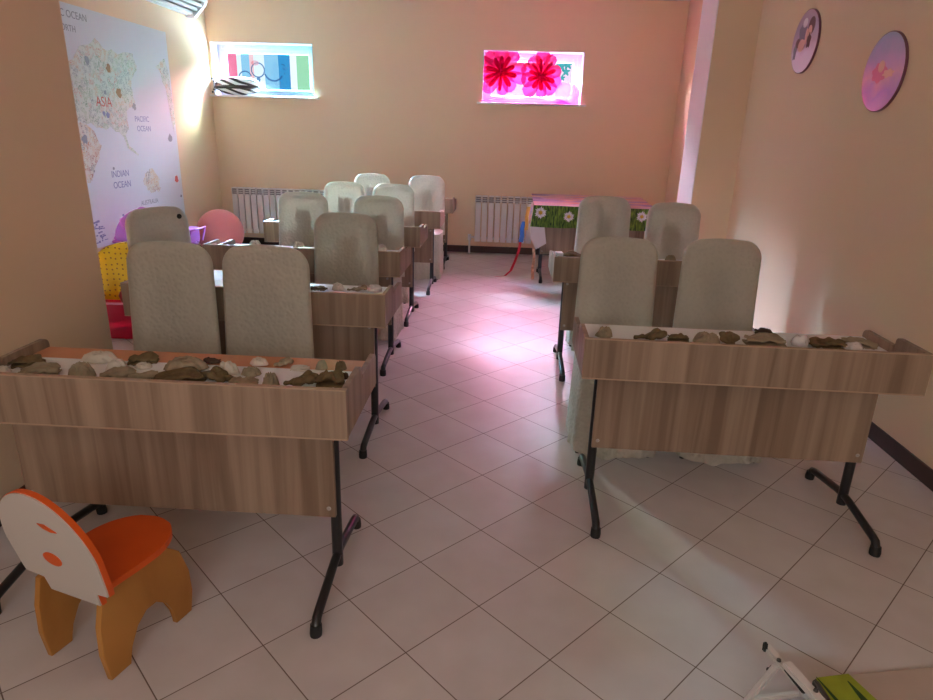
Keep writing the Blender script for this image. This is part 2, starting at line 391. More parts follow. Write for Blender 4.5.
def tube(bm, path, r, seg=10, mi=0, cap=True, flat=1.0):
    path = [Vector(p) for p in path]; n = len(path)
    rs = r if isinstance(r, (list, tuple)) else [r]*n
    rings = []
    up = Vector((0, 0, 1))
    prev = None
    for i, p in enumerate(path):
        d = (path[min(i+1, n-1)]-path[max(i-1, 0)]).normalized()
        if prev is None:
            a = d.cross(up)
            if a.length < .1: a = d.cross(Vector((1, 0, 0)))
        else:
            a = prev-d*prev.dot(d)
        a.normalize(); prev = a
        b = d.cross(a)
        rings.append([bm.verts.new(p+rs[i]*(math.cos(2*PI*k/seg)*a+flat*math.sin(2*PI*k/seg)*b)) for k in range(seg)])
    for i in range(n-1):
        for k in range(seg):
            f = bm.faces.new((rings[i][k], rings[i][(k+1) % seg], rings[i+1][(k+1) % seg], rings[i+1][k])); f.material_index = mi
    if cap:
        bm.faces.new(rings[0]).material_index = mi; bm.faces.new(rings[-1][::-1]).material_index = mi
    return bm

def lathe(bm, prof, seg=32, c=(0, 0, 0), axis='z', mi=0):
    rings = []
    for r, h in prof:
        ring = []
        for k in range(seg):
            a = 2*PI*k/seg; x, y = r*math.cos(a), r*math.sin(a)
            v = {'z': (x, y, h), 'x': (h, x, y), 'y': (x, h, y)}[axis]
            ring.append(bm.verts.new(Vector(v)+Vector(c)))
        rings.append(ring)
    for i in range(len(rings)-1):
        for k in range(seg):
            bm.faces.new((rings[i][k], rings[i][(k+1) % seg], rings[i+1][(k+1) % seg], rings[i+1][k])).material_index = mi
    if prof[0][0] > 1e-5: bm.faces.new(rings[0]).material_index = mi
    if prof[-1][0] > 1e-5: bm.faces.new(rings[-1][::-1]).material_index = mi
    bmesh.ops.remove_doubles(bm, verts=[v for v in bm.verts], dist=1e-6)
    return bm

def gridsurf(bm, fn, nu, nv, closed_u=False, mi=0):
    g = [[bm.verts.new(fn(u/nu, v/nv)) for u in range(nu if closed_u else nu+1)] for v in range(nv+1)]
    L = nu
    for v in range(nv):
        for u in range(L):
            u2 = (u+1) % nu if closed_u else u+1
            bm.faces.new((g[v][u], g[v][u2], g[v+1][u2], g[v+1][u])).material_index = mi
    return g

def arc(cx, cy, r, a0, a1, n, ry=None):
    ry = ry or r
    return [(cx+r*math.cos(math.radians(a0+(a1-a0)*i/n)), cy+ry*math.sin(math.radians(a0+(a1-a0)*i/n))) for i in range(n+1)]

# ------------------------------------------------------------------ the room
XL, XR, YB, ZC = -3.643, 2.0, 8.33, 2.95
XN, YN = -1.87, 2.88           # near left wall block
YF = -2.2
struct('floor', box(BM(), XL-.3, XR+.3, YF-.3, YB+.35, -.1, 0), 'tiles')
struct('ceiling', box(BM(), XL-.3, XR+.3, YF-.3, YB+.35, ZC, ZC+.1), 'ceil')
struct('wall_left', box(BM(), XL-.3, XL, YN-.02, YB+.35, 0, ZC), 'wall')
struct('wall_left_near', box(BM(), XL-.3, XN, YF-.3, YN, 0, ZC), 'wall')
struct('wall_right', box(BM(), XR, XR+.3, YF-.3, YB+.35, 0, ZC), 'wall')
struct('wall_front', box(BM(), XN, XR, YF-.3, YF, 0, ZC), 'wall')
struct('wall_right_pillar', box(BM(), 1.655, XR, 5.92, 6.40, 0, ZC), 'wall')
struct('pillar_side_panel', box(BM(), 1.648, 1.655, 5.922, 6.398, .086, ZC), 'pillarwhite')  # thin white sheet over the pillar's left face
W1 = (-3.615, -2.365, 1.822, 2.42); W2 = (-.32, .867, 1.822, 2.40)
bm = BM(); Y1 = YB+.35
box(bm, XL, W1[0], YB, Y1, 0, ZC); box(bm, W1[1], W2[0], YB, Y1, 0, ZC); box(bm, W2[1], XR, YB, Y1, 0, ZC)
for w in (W1, W2):
    box(bm, w[0], w[1], YB, Y1, 0, w[2]); box(bm, w[0], w[1], YB, Y1, w[3], ZC)
struct('wall_back', bm, 'wall')
struct('baseboard_back', box(BM(), XL, XR, YB-.016, YB, 0, .085, .004), 'base')
struct('baseboard_right', box(BM(), XR-.016, XR, YF, 5.92, 0, .085, .004), 'base')
struct('baseboard_left', box(BM(), XL, XL+.016, YN, YB, 0, .085, .004), 'base')
struct('baseboard_near_left', box(BM(), XN, XN+.016, YF, YN, 0, .085, .004), 'base')
bm = BM(); box(bm, 1.639, 1.655, 5.904, 6.416, 0, .085, .003); box(bm, 1.655, XR, 5.904, 5.92, 0, .085, .003)
struct('baseboard_pillar', bm, 'base')

def window(n, w, yf, reveal):
    x0, x1, z0, z1 = w
    fw = .055
    bm = BM()
    for a in ((x0, x0+fw, z0, z1), (x1-fw, x1, z0, z1), (x0+fw, x1-fw, z0, z0+fw), (x0+fw, x1-fw, z1-fw, z1)):
        box(bm, a[0], a[1], yf, yf+.07, a[2], a[3], .004)
    o = struct('window_%d' % n, bm, 'pvc')
    bm = BM(); sx0, sx1, sz0, sz1 = x0+fw, x1-fw, z0+fw, z1-fw; sw = .05
    for a in ((sx0, sx0+sw, sz0, sz1), (sx1-sw, sx1, sz0, sz1), (sx0+sw, sx1-sw, sz0, sz0+sw*.6), (sx0+sw, sx1-sw, sz1-sw, sz1)):
        box(bm, a[0], a[1], yf-.012, yf+.05, a[2], a[3], .005)
    obj('sash', bm, 'pvc', o)
    bm = BM()
    for a in ((x0-.001, x0+.008, z0, z1), (x1-.008, x1+.001, z0, z1), (x0, x1, z1-.008, z1+.001)):
        box(bm, a[0], a[1], YB+.002, yf, a[2], a[3])
    obj('reveal_lining', bm, 'pvc', o)
    obj('sill', box(BM(), x0-.06, x1+.06, YB-.06, yf, z0-.022, z0, .006), 'sillm', o)
    return o, (sx0+sw, sx1-sw, sz0+sw*.6, sz1-sw)

def flat_poly(bm, pts, y, mi):
    f = bm.faces.new([bm.verts.new((p[0], y, p[1])) for p in pts]); f.material_index = mi

w1, g1 = window(1, W1, 8.53, 1)
bm = BM(); mats = ['f_pink', 'f_white', 'f_lblue', 'f_blue', 'glass', 'f_green', 'f_dkblue', 'f_rose']
gw = g1[1]-g1[0]
def gx(t): return g1[0]+gw*t
cuts = [(0, .115, 0), (.115, .17, 1), (.17, .27, 2), (.27, .32, 7), (.32, .45, 1), (.45, .62, 2), (.62, .76, 3), (.76, .84, 4), (.84, 1, 5)]
for a, b, mi in cuts: flat_poly(bm, [(gx(a), g1[2]), (gx(b), g1[2]), (gx(b), g1[3]), (gx(a), g1[3])], 8.555, mi)
obj('pane', bm, mats, w1)
bm = BM(); zc = (g1[2]+g1[3])/2
def ell(cx, cz, rx, rz, y, mi, n=20): flat_poly(bm, [(cx+rx*math.cos(2*PI*i/n), cz+rz*math.sin(2*PI*i/n)) for i in range(n)], y, mi)
def ring(cx, cz, r, t, y, mi, a0=0, a1=360, n=24):
    o = arc(cx, cz, r, a0, a1, n); i_ = arc(cx, cz, r-t, a0, a1, n)
    for k in range(n): flat_poly(bm, [o[k], o[k+1], i_[k+1], i_[k]], y, mi)
ring(gx(.37), zc+.02, .09, .016, 8.548, 2); ring(gx(.21), zc-.08, .09, .016, 8.548, 2, 20, 170)
ring(gx(.56), zc+.02, .13, .02, 8.548, 2, 200, 330)
ell(gx(.58), zc-.02, .045, .14, 8.548, 0); ell(gx(.2), zc-.13, .06, .06, 8.548, 0)
ell(gx(.34), zc+.1, .05, .03, 8.548, 1); ell(gx(.37), zc-.09, .025, .03, 8.548, 2)
for k in range(5): flat_poly(bm, [(gx(.66+.012*k), zc+.1-.05*k), (gx(.70), zc+.085-.05*k), (gx(.70), zc+.075-.05*k), (gx(.66+.012*k), zc+.09-.05*k)], 8.548, 2)
obj('window_drawing', bm, ['f_white', 'f_rose', 'f_dkblue'], w1)

w2, g2 = window(2, W2, 8.53, 1)
bm = BM(); flat_poly(bm, [(g2[0], g2[2]), (g2[1], g2[2]), (g2[1], g2[3]), (g2[0], g2[3])], 8.555, 0)
obj('pane', bm, ['w2glass'], w2)
bm = BM()
for (x, z, r) in ((.62, 2.26, .05), (.68, 2.20, .04), (.70, 2.28, .045), (.64, 2.13, .03)):
    flat_poly(bm, [(x+r*(1+.35*math.sin(5*a))*math.cos(a), z+r*(1+.35*math.sin(5*a))*math.sin(a)) for a in [2*PI*i/24 for i in range(24)]], 8.548, 0)
flat_poly(bm, [(.56, 2.25), (.575, 2.25), (.63, 2.06), (.62, 2.06)], 8.548, 0)
obj('window_drawing', bm, ['f_teal'], w2)

# outside ground and a low planted bank far beyond the windows
struct('ground_outside', box(BM(), -14, 14, YB+.36, 40, 1.2, 1.5), 'ground')

# ------------------------------------------------------------------ radiators
def radiator(x0, n, label, right_pipe):
    sw = .0805; H = .57; zb = .16; W = n*sw
    r = thing('radiator', label, 'radiator', (x0, YB-.09, 0))
    for i in range(n):
        bm = BM(); xa = i*sw
        box(bm, xa+.006, xa+sw-.006, -.045, -.035, zb, zb+H-.085, .004)
        box(bm, xa+.025, xa+sw-.025, -.035, .04, zb+.01, zb+H-.02, .003)
        box(bm, xa+.004, xa+sw-.004, -.048, .042, zb+H-.012, zb+H, .005)
        box(bm, xa+.004, xa+.01, -.045, .04, zb+H-.09, zb+H-.01)
        box(bm, xa+sw-.01, xa+sw-.004, -.045, .04, zb+H-.09, zb+H-.01)
        s = obj('radiator_section', bm, 'radiator', r)
        bm = BM()
        for k in range(3): box(bm, xa+.012, xa+sw-.012, -.04, -.028, zb+H-.078+k*.024, zb+H-.064+k*.024)
        obj('vent_grille', bm, 'radgrey', s)
    bm = BM(); tube(bm, [(-.06, 0, .0), (-.06, 0, zb+.03), (-.05, 0, zb+.05), (0.01, 0, zb+.05)], .013, 10)
    obj('pipe', bm, 'radiator', r, True)
    bm = BM(); tube(bm, [(-.06, 0, zb+.01), (-.06, 0, zb+.085)], .022, 12); obj('valve', bm, 'white_plastic', r, True, angle=40)
    bm = BM(); tube(bm, [(.0, .01, zb+.04), (W, .01, zb+.04)], .016, 10); obj('header_pipe', bm, 'radiator', r, True); bm = BM(); tube(bm, [(.0, .01, zb+H-.06), (W, .01, zb+H-.06)], .016, 10)
    obj('header_pipe', bm, 'radiator', r, True)
    return r
radiator(-3.45, 15, 'long white ribbed radiator below the left window', False)
radiator(-.355, 9, 'short white ribbed radiator below the pink window, with a pipe into the floor', True)

# ------------------------------------------------------------------ vent unit high in corner
v = thing('air_conditioner', 'white slatted unit mounted high on the left wall near the back corner', 'air conditioner', (XL, 7.25, 2.60))
bm = BM(); prism(bm, [(0, .06), (.02, .05), (.19, .16), (.19, .33), (0, .33)], -.6, .70, 'y'); obj('body', bm, 'radgrey', v)
for k, (x, z) in enumerate(((.0, .0), (.055, .012), (.11, .047), (.165, .085), (.205, .135), (.215, .2))):
    bm = BM(); box(bm, x, x+.034, -.62, .56+.02*k, z+.02, z+.05, .006); obj('slat', bm, 'white_plastic', v)
def oct_ring(k, w):
    o = [(.0, .0+k), (.10, .0+k), (.225-k, .125), (.24-k, .17), (.24-k, .33), (.24-k-w, .33), (.24-k-w, .175), (.215-k-w, .14), (.09, .0+k+w), (0, .0+k+w)]
    return o
for k, y in ((0, .60), (.045, .64), (.09, .68)):
    bm = BM(); prism(bm, oct_ring(k, .026), y-.03, y+.03, 'y', bev=.004); obj('end_trim', bm, 'white_plastic', v)

# ------------------------------------------------------------------ world map on the left wall
mp = thing('world_map', 'big white illustrated world map poster on the left wall with tiny coloured drawings', 'map', (XL, 5.0, 0))
DY = 5.0
obj('map_sheet', box(BM(), .001, .004, 4.4-DY, 7.31-DY, .385, 2.38), 'mapsea', mp)
def land(name, pts, mat, d=.0052):
    bm = BM(); prism(bm, [(y-DY, z) for y, z in pts], .0041, d, 'x'); return obj(name, bm, mat, mp)
def wob(pts, n=4, amp=.03, seed=1):
    out = []; rnd = random.Random(seed)
    for i in range(len(pts)):
        a, b = pts[i], pts[(i+1) % len(pts)]
        for k in range(n):
            t = k/n; out.append((a[0]+(b[0]-a[0])*t+rnd.uniform(-amp, amp), a[1]+(b[1]-a[1])*t+rnd.uniform(-amp, amp)))
    return out
asia = [(5.2, 1.95), (5.611, 1.935), (5.823, 2.086), (6.021, 2.145), (6.256, 2.075), (6.6, 2.086), (6.65, 1.954), (6.496, 1.807), (6.542, 1.676), (6.372, 1.568), (6.366, 1.417), (6.254, 1.35), (6.088, 1.415), (5.95, 1.398), (5.80, 1.45), (5.5, 1.5), (5.2, 1.6)]
land('continent', wob(asia, 4, .022, 2), 'mapland')
land('continent', wob([(5.35, 1.48), (5.76, 1.44), (5.89, 1.25), (5.747, 1.085), (5.68, .96), (5.60, .98), (5.45, 1.2)], 4, .02, 3), 'mapred')
land('continent', wob([(7.024, 2.036), (7.208, 2.107), (7.30, 1.973), (7.30, 1.482), (7.24, 1.40), (7.198, 1.742), (7.094, 1.954)], 3, .02, 4), 'mapland')
land('continent', wob([(6.507, .904), (6.6, 1.0), (6.684, 1.04), (6.842, .919), (6.806, .768), (6.7, .80), (6.595, .81)], 4, .022, 5), 'mapred')
land('continent', wob([(6.258, 1.366), (6.32, 1.23), (6.48, 1.156), (6.49, 1.17), (6.34, 1.26), (6.29, 1.37)], 2, .006, 6), 'mapland')
rnd = random.Random(8)
for (cy, cz, s, mm) in ((5.86, 1.97, .05, 'ink'), (6.17, 1.93, .05, 'mapbrown'), (6.28, 1.73, .06, 'mapbrown'), (6.06, 1.72, .03, 'ink'), (6.06, 1.53, .035, 'blueink'), (6.00, 1.54, .03, 'blueink'), (6.52, 1.62, .04, 'ink'), (7.16, 1.32, .05, 'ink'), (7.20, .89, .05, 'redink'), (5.66, 1.32, .05, 'ink'), (6.03, 1.06, .02, 'ink'), (6.08, .62, .02, 'blueink'), (7.26, .70, .02, 'ink')):
    pts = [(cy+s*rnd.uniform(.5, 1)*math.cos(a), cz+s*rnd.uniform(.5, 1)*math.sin(a)) for a in [2*PI*i/12 for i in range(12)]]
    land('drawn_figure', pts, mm, .0058)
def wall_text(body, y, z, size, mat, parent, x=.0046, dy=DY, sx=1):
    cu = bpy.data.curves.new('t', 'FONT'); cu.body = body; cu.size = size; cu.extrude = .0004
    t = bpy.data.objects.new('t', cu); COL.objects.link(t)
    me = bpy.data.meshes.new_from_object(t.evaluated_get(bpy.context.evaluated_depsgraph_get()))
    bpy.data.objects.remove(t)
    me.transform(Matrix(((0, 0, 1, x), (sx, 0, 0, y-dy), (0, 1, 0, z), (0, 0, 0, 1))))
    me.materials.clear(); me.materials.append(M[mat])
    o = bpy.data.objects.new('lettering', me); COL.objects.link(o); o.parent = parent
    return o
wall_text('ARCTIC OCEAN', 5.36, 2.275, .08, 'ink', mp); wall_text('NORTH', 5.52, 2.17, .07, 'ink', mp)
wall_text('ASIA', 5.90, 1.60, .12, 'redink', mp, .0062)
wall_text('PACIFIC', 6.50, 1.48, .075, 'blueink', mp); wall_text('OCEAN', 6.52, 1.39, .075, 'blueink', mp)
wall_text('INDIAN', 5.98, .98, .085, 'blueink', mp); wall_text('OCEAN', 5.99, .88, .085, 'blueink', mp)
wall_text('AUSTRALIA', 6.42, .68, .065, 'ink', mp)
bm = BM()
for k in range(26):
    y, z = 5.58-DY+rnd.uniform(0, .16), .42+rnd.uniform(0, .19)
    box(bm, .0041, .005, y, y+rnd.uniform(.01, .05), z, z+rnd.uniform(.006, .02))
obj('map_legend', bm, 'blueink', mp)

# ------------------------------------------------------------------ plaques on the right wall
def plaque(label, y, z, r, mat, art):
    t = thing('wall_plaque', label, 'plaque', (XR, y, z))
    bm = BM(); lathe(bm, [(0, 0), (r, 0), (r, -.012), (r-.004, -.014), (r-.005, -.0125)], 48, axis='x'); obj('rim', bm, 'plaque_rim', t, True, angle=30)
    bm = BM(); prism(bm, [((r-.005)*math.cos(2*PI*i/48), (r-.005)*math.sin(2*PI*i/48)) for i in range(48)], -.0142, -.0125, 'x'); obj('picture', bm, mat, t)
    for i, (nm, pts, mm) in enumerate(art):
        bm = BM(); prism(bm, pts, -.0140, -.0146-.0003*i, 'x'); obj(nm, bm, mm, t)
def bl(cy, cz, ry, rz, n=18, w=0, k=5):
    return [(-(cy+ry*(1+w*math.sin(k*a))*math.cos(a)), cz+rz*(1+w*math.sin(k*a))*math.sin(a)) for a in [2*PI*i/n for i in range(n)]]
art1 = [('printed_shape', bl(.075, .09, .05, .055), 'hair'), ('printed_face', bl(.06, .06, .03, .035), 'skin'), ('printed_shape', bl(.065, .0, .03, .045, w=.2), 'hair'),
        ('printed_shape', bl(-.05, .06, .055, .07, w=.15), 'printgrey'), ('printed_shape', bl(-.03, .12, .035, .03), 'printwhite'), ('printed_shape', bl(-.10, .0, .035, .03), 'hair'), ('printed_face', bl(-.04, -.02, .05, .04), 'skin'),
        ('printed_shape', bl(.02, .03, .02, .05), 'skin'), ('printed_shape', bl(-.13, -.05, .02, .05, w=.2), 'printgrey')]
plaque('round picture plaque with small figures, the farther one on the right wall', 4.945, 2.12, .20, 'plaque1', art1)
art2 = [('printed_shape', bl(-.03, .0, .07, .05, 28, .12, 7), 'printpink'), ('printed_shape', bl(-.02, .03, .03, .03), 'skin'), ('printed_shape', bl(.06, -.01, .05, .02, 28, .2, 6), 'skin')]
plaque('round lilac and pink plaque, the nearer one on the right wall', 3.865, 1.84, .20, 'plaque2', art2)

# ------------------------------------------------------------------ pink paper flowers in the right window
def petal_mesh(L, w, bend, cup):
    bm = BM()
    def fn(u, v):
        a = u*2-1; r = L*v
        ww = w*(math.sin(PI*min(1, v*.62+.06))**.8)*(1 if v < .85 else math.sqrt(max(0, 1-((v-.85)/.16)**2)))
        return Vector((a*ww, -bend*v*v*L-cup*(a*a)*w+cup*w*.5, r))
    gridsurf(bm, fn, 6, 10)
    me = bpy.data.meshes.new('petal'); bm.to_mesh(me); bm.free()
    for p in me.polygons: p.use_smooth = True
    return me
def flower(label, x, z, R, seed):
    rn = random.Random(seed)
    y0 = 8.40
    t = thing('paper_flower', label, 'paper flower', (x, y0, z))
    for lay, (n, L, w, mat, dy) in enumerate(((10, R, R*.27, 'pinkt', .03), (10, R*.70, R*.09, 'magenta', -.015))):
        for k in range(n):
            me = petal_mesh(L*rn.uniform(.78, 1.08), w*rn.uniform(.8, 1.15), rn.uniform(.05, .3), rn.uniform(.1, .5)); me.materials.append(M[mat])
            o = bpy.data.objects.new('petal' if lay == 0 else 'inner_petal', me); COL.objects.link(o); o.parent = t
            o.location = (0, dy, 0); o.rotation_euler = (rn.uniform(-.12, .12), 2*PI*k/n+rn.uniform(-.12, .12), 0)
    bm = BM(); lathe(bm, [(0, -.025), (.02, -.02), (.028, 0), (0, .02)], 14, axis='y'); obj('flower_centre', bm, 'magenta', t, True)
    return t
flower('left one of two big pink tissue paper flowers in the right window', -.10, 2.165, .30, 1)
flower('right one of two big pink tissue paper flowers in the right window', .375, 2.13, .275, 2)
def crumple(name, label, cat, loc, sx, sy, sz, mat, seed, amp=.35, fold=7, group=None, res=28, sharp=False):
    bm = BM(); nz = Vector((seed*3.1, seed*1.7, seed*.9))
    def fn(u, v):
        a = 2*PI*u; ph = PI*(v-.5)
        d = Vector((math.cos(ph)*math.cos(a), math.cos(ph)*math.sin(a), math.sin(ph)))
        r = 1+amp*(noise.noise(d*1.6+nz))+amp*.6*(1-2*abs(noise.noise(d*fold*.5+nz)))*.6+amp*.25*noise.noise(d*fold+nz)
        p = Vector((d.x*sx*r, d.y*sy*r, d.z*sz*r))
        p.z = max(p.z, -sz*.55)+sz*.55
        return p
    gridsurf(bm, fn, res, res//2, True)
    bmesh.ops.remove_doubles(bm, verts=bm.verts, dist=1e-5)
    o = obj(name, bm, mat, None, True, loc)
    return tag(o, label, cat, group)
crumple('tissue_paper', 'pale pink bunched tissue paper at right end of the right window sill', 'tissue paper', (.70, 8.40, 1.822), .14, .06, .15, 'palepink', 3, .3, 6)
crumple('tissue_paper', 'low strip of pink tissue paper lying along the right window sill under the flowers', 'tissue paper', (.22, 8.34, 1.822), .46, .05, .035, 'palepink', 5, .4, 9)

# ------------------------------------------------------------------ zebra striped toy on the left sill
t = thing('toy_fish', 'black and white striped oval toy resting on the left window sill', 'toy', (-3.32, 8.36, 1.93))
bm = BM()
def fn(u, v):
    a = 2*PI*u; s = v*2-1
    r = math.sqrt(max(0, 1-s*s))**.8
    return Vector((s*.29, .085*r*math.cos(a), .105*r*math.sin(a)))
gridsurf(bm, fn, 24, 24, True); bmesh.ops.remove_doubles(bm, verts=bm.verts, dist=1e-5)
obj('body', bm, 'zebra', t, True)
bm = BM()
def fn2(u, v):
    a = 2*PI*u; s = v*2-1
    r = math.sqrt(max(0, 1-s*s))**.7
    return Vector((s*.292, .094*r*math.cos(a), -.012+.046*r*math.sin(a)))
gridsurf(bm, fn2, 20, 24, True); bmesh.ops.remove_doubles(bm, verts=bm.verts, dist=1e-5)
obj('black_band', bm, 'black', t, True)
bm = BM(); tube(bm, [(-.27, 0, 0), (-.285, -.05, .05), (-.27, -.1, .07)], .004, 6); tube(bm, [(-.27, 0, 0), (-.28, -.06, -.05), (-.26, -.1, -.08)], .004, 6); obj('tail_wire', bm, 'white_plastic', t)
for (y, z) in ((-.09, .07), (-.05, .05), (-.03, -.025), (-.06, -.05), (-.1, -.08)):
    bm = BM(); bmesh.ops.create_uvsphere(bm, u_segments=10, v_segments=6, radius=.013); obj('tail_bead', bm, 'black', t, True, (-.278, y, z))

# ------------------------------------------------------------------ desks
HW = .619
def make_desk(label):
    t = thing('school_desk', label, 'desk', (0, 0, 0), 0, None)
    bm = BM(); box(bm, -HW, HW, -.18, -.163, .615, .766) 
    o = obj('front_panel', bm, 'wood', t)
    obj('edge_trim', box(box(BM(), -HW, HW, -.1805, -.1625, .766, .7695), -HW, HW, -.181, -.1625, .611, .6155), 'edge', o)
    prof = [(-.163, .615), (-.163, .769)] + arc(.017, .751, .018, 90, 0, 5) + [(.037, .718), (.05, .733)] + arc(.245, .708, .025, 90, 0, 5) + [(.27, .615)]
    for s in (-1, 1):
        bm = BM(); a = s*HW; b = s*(HW-.017)
        prism(bm, prof, min(a, b), max(a, b), 'x')
        obj('side_panel', bm, 'wood', t)
    obj('desktop', box(BM(), -HW+.017, HW-.017, -.163, .268, .682, .6985), 'wood', t)
    obj('modesty_panel', box(BM(), -.537, .537, -.05, -.033, .262, .682, .0015), 'wood', t)
    for sx in (-.515, .515):
        for z in (.295, .572):
            bm = BM(); lathe(bm, [(0, -.0535), (.006, -.053), (.008, -.05)], 12, (sx, 0, z), 'y'); obj('screw_cap', bm, 'cap', t)
    for s in (-1, 1):
        x = s*.525
        bm = BM(); tube(bm, [(x, 0, .045), (x, 0, .66)], .019, 14)
        box(bm, x-.02, x+.02, -.15, .2, .655, .682, .004)
        tube(bm, [(x, -.285, .028), (x, -.272, .05), (x, -.25, .055), (x, -.05, .085), (x, 0, .088), (x, .05, .085), (x, .25, .055), (x, .272, .05), (x, .285, .028)], .0155, 12)
        leg = obj('leg', bm, 'black', t, True, angle=50)
        for e in (-1, 1):
            bm = BM(); tube(bm, [(x, e*.287, .0), (x, e*.287, .012), (x, e*.283, .036)], [.019, .02, .0185], 12); obj('foot_cap', bm, 'rubber', leg, True, angle=50)
    for sx in (-.47, .47):
        bm = BM(); lathe(bm, [(0, .595), (.016, .597), (.018, .607), (.01, .61), (.008, .682), (0, .682)], 14, (sx, -.1, 0)); obj('adjuster_knob', bm, 'rubber', t, True, angle=40)
    return t

GL = 'wooden school desks in rows'
desk0 = make_desk('front wooden desk on the right side, nearest the right wall, white paper top')
desk0.location = (.943, 2.456, 0); desk0.rotation_euler = (0, 0, math.radians(-.7)); desk0['group'] = GL
desks = [  # x, y, rot, label, paper label
    ('A', -1.026, 1.855, .3, 'front wooden desk on the left side, with an orange desktop strip and the most cloths'),
    ('B', -1.132, 3.0, -.7, 'second wooden desk from the front in the left column'),
    ('C', -1.235, 4.079, -.6, 'third wooden desk from the front in the left column'),
    ('D', -1.25, 5.173, -.5, 'fourth wooden desk from the front in the left column'),
    ('E', -1.20, 6.226, -.1, 'fifth wooden desk from the front in the left column'),
    ('F', -1.175, 7.45, 0, 'last wooden desk of the left column, standing nearest the back wall'),
    ('T3', .945, 4.13, 0, 'second wooden desk from the front in the right column'),
    ('T4', .945, 6.944, 0, 'wooden desk under the front of the daisy tablecloth at back right'),
]
D = {'T2': desk0}
DP = {'T2': (.943, 2.456, -.7)}
for k, x, y, r, lab in desks:
    D[k] = dup(desk0, (x, y, 0), math.radians(r), lab, GL); DP[k] = (x, y, r)
D['A'].scale = (.972, 1, 1)
for ch in D['A'].children:
    if ch.name.split('.')[0] == 'desktop':
        ch.data = ch.data.copy(); ch.data.materials[0] = M['orange_top']; ch['label'] = 'orange desktop board'
def local(k, lx, ly, lz=0):
    x, y, r = DP[k]; a = math.radians(r)
    return (x+lx*math.cos(a)-ly*math.sin(a), y+lx*math.sin(a)+ly*math.cos(a), lz)
def paper(k, x0, x1, y0, y1, label):
    bm = BM()
    def fn(u, v):
        x = x0+(x1-x0)*u; y = y0+(y1-y0)*v
        return Vector((x, y, .0016+.0010*noise.noise(Vector((x*6, y*9, DP[k][1])))))
    gridsurf(bm, fn, 30, 8)
    r = bmesh.ops.extrude_face_region(bm, geom=bm.faces[:])
    for v_ in r['geom']:
        if isinstance(v_, bmesh.types.BMVert): v_.co.z = .0003
    o = obj('paper_sheet', bm, 'paper', None, True, local(k, 0, 0, .6985), (0, 0, math.radians(DP[k][2])), angle=40)
    tag(o, label, 'paper', 'white paper spread on the desks')
I = HW-.02
paper('A', -I*.972, I*.972, -.16, .155, 'white paper covering the front of the front left desk top')
paper('T2', -I, I, -.16, .262, 'white paper covering the top of the front right desk')
paper('B', -I, I, -.16, .262, 'white paper covering the top of the second left desk')
paper('C', -I, I, -.16, .262, 'white paper covering the top of the third left desk')
paper('D', -I, I, -.16, .262, 'white paper covering the top of the fourth left desk')
paper('E', -I, I, -.16, .262, 'white paper covering the top of the fifth left desk')
paper('T3', -I, I, -.16, .262, 'white paper covering the top of the second right desk')

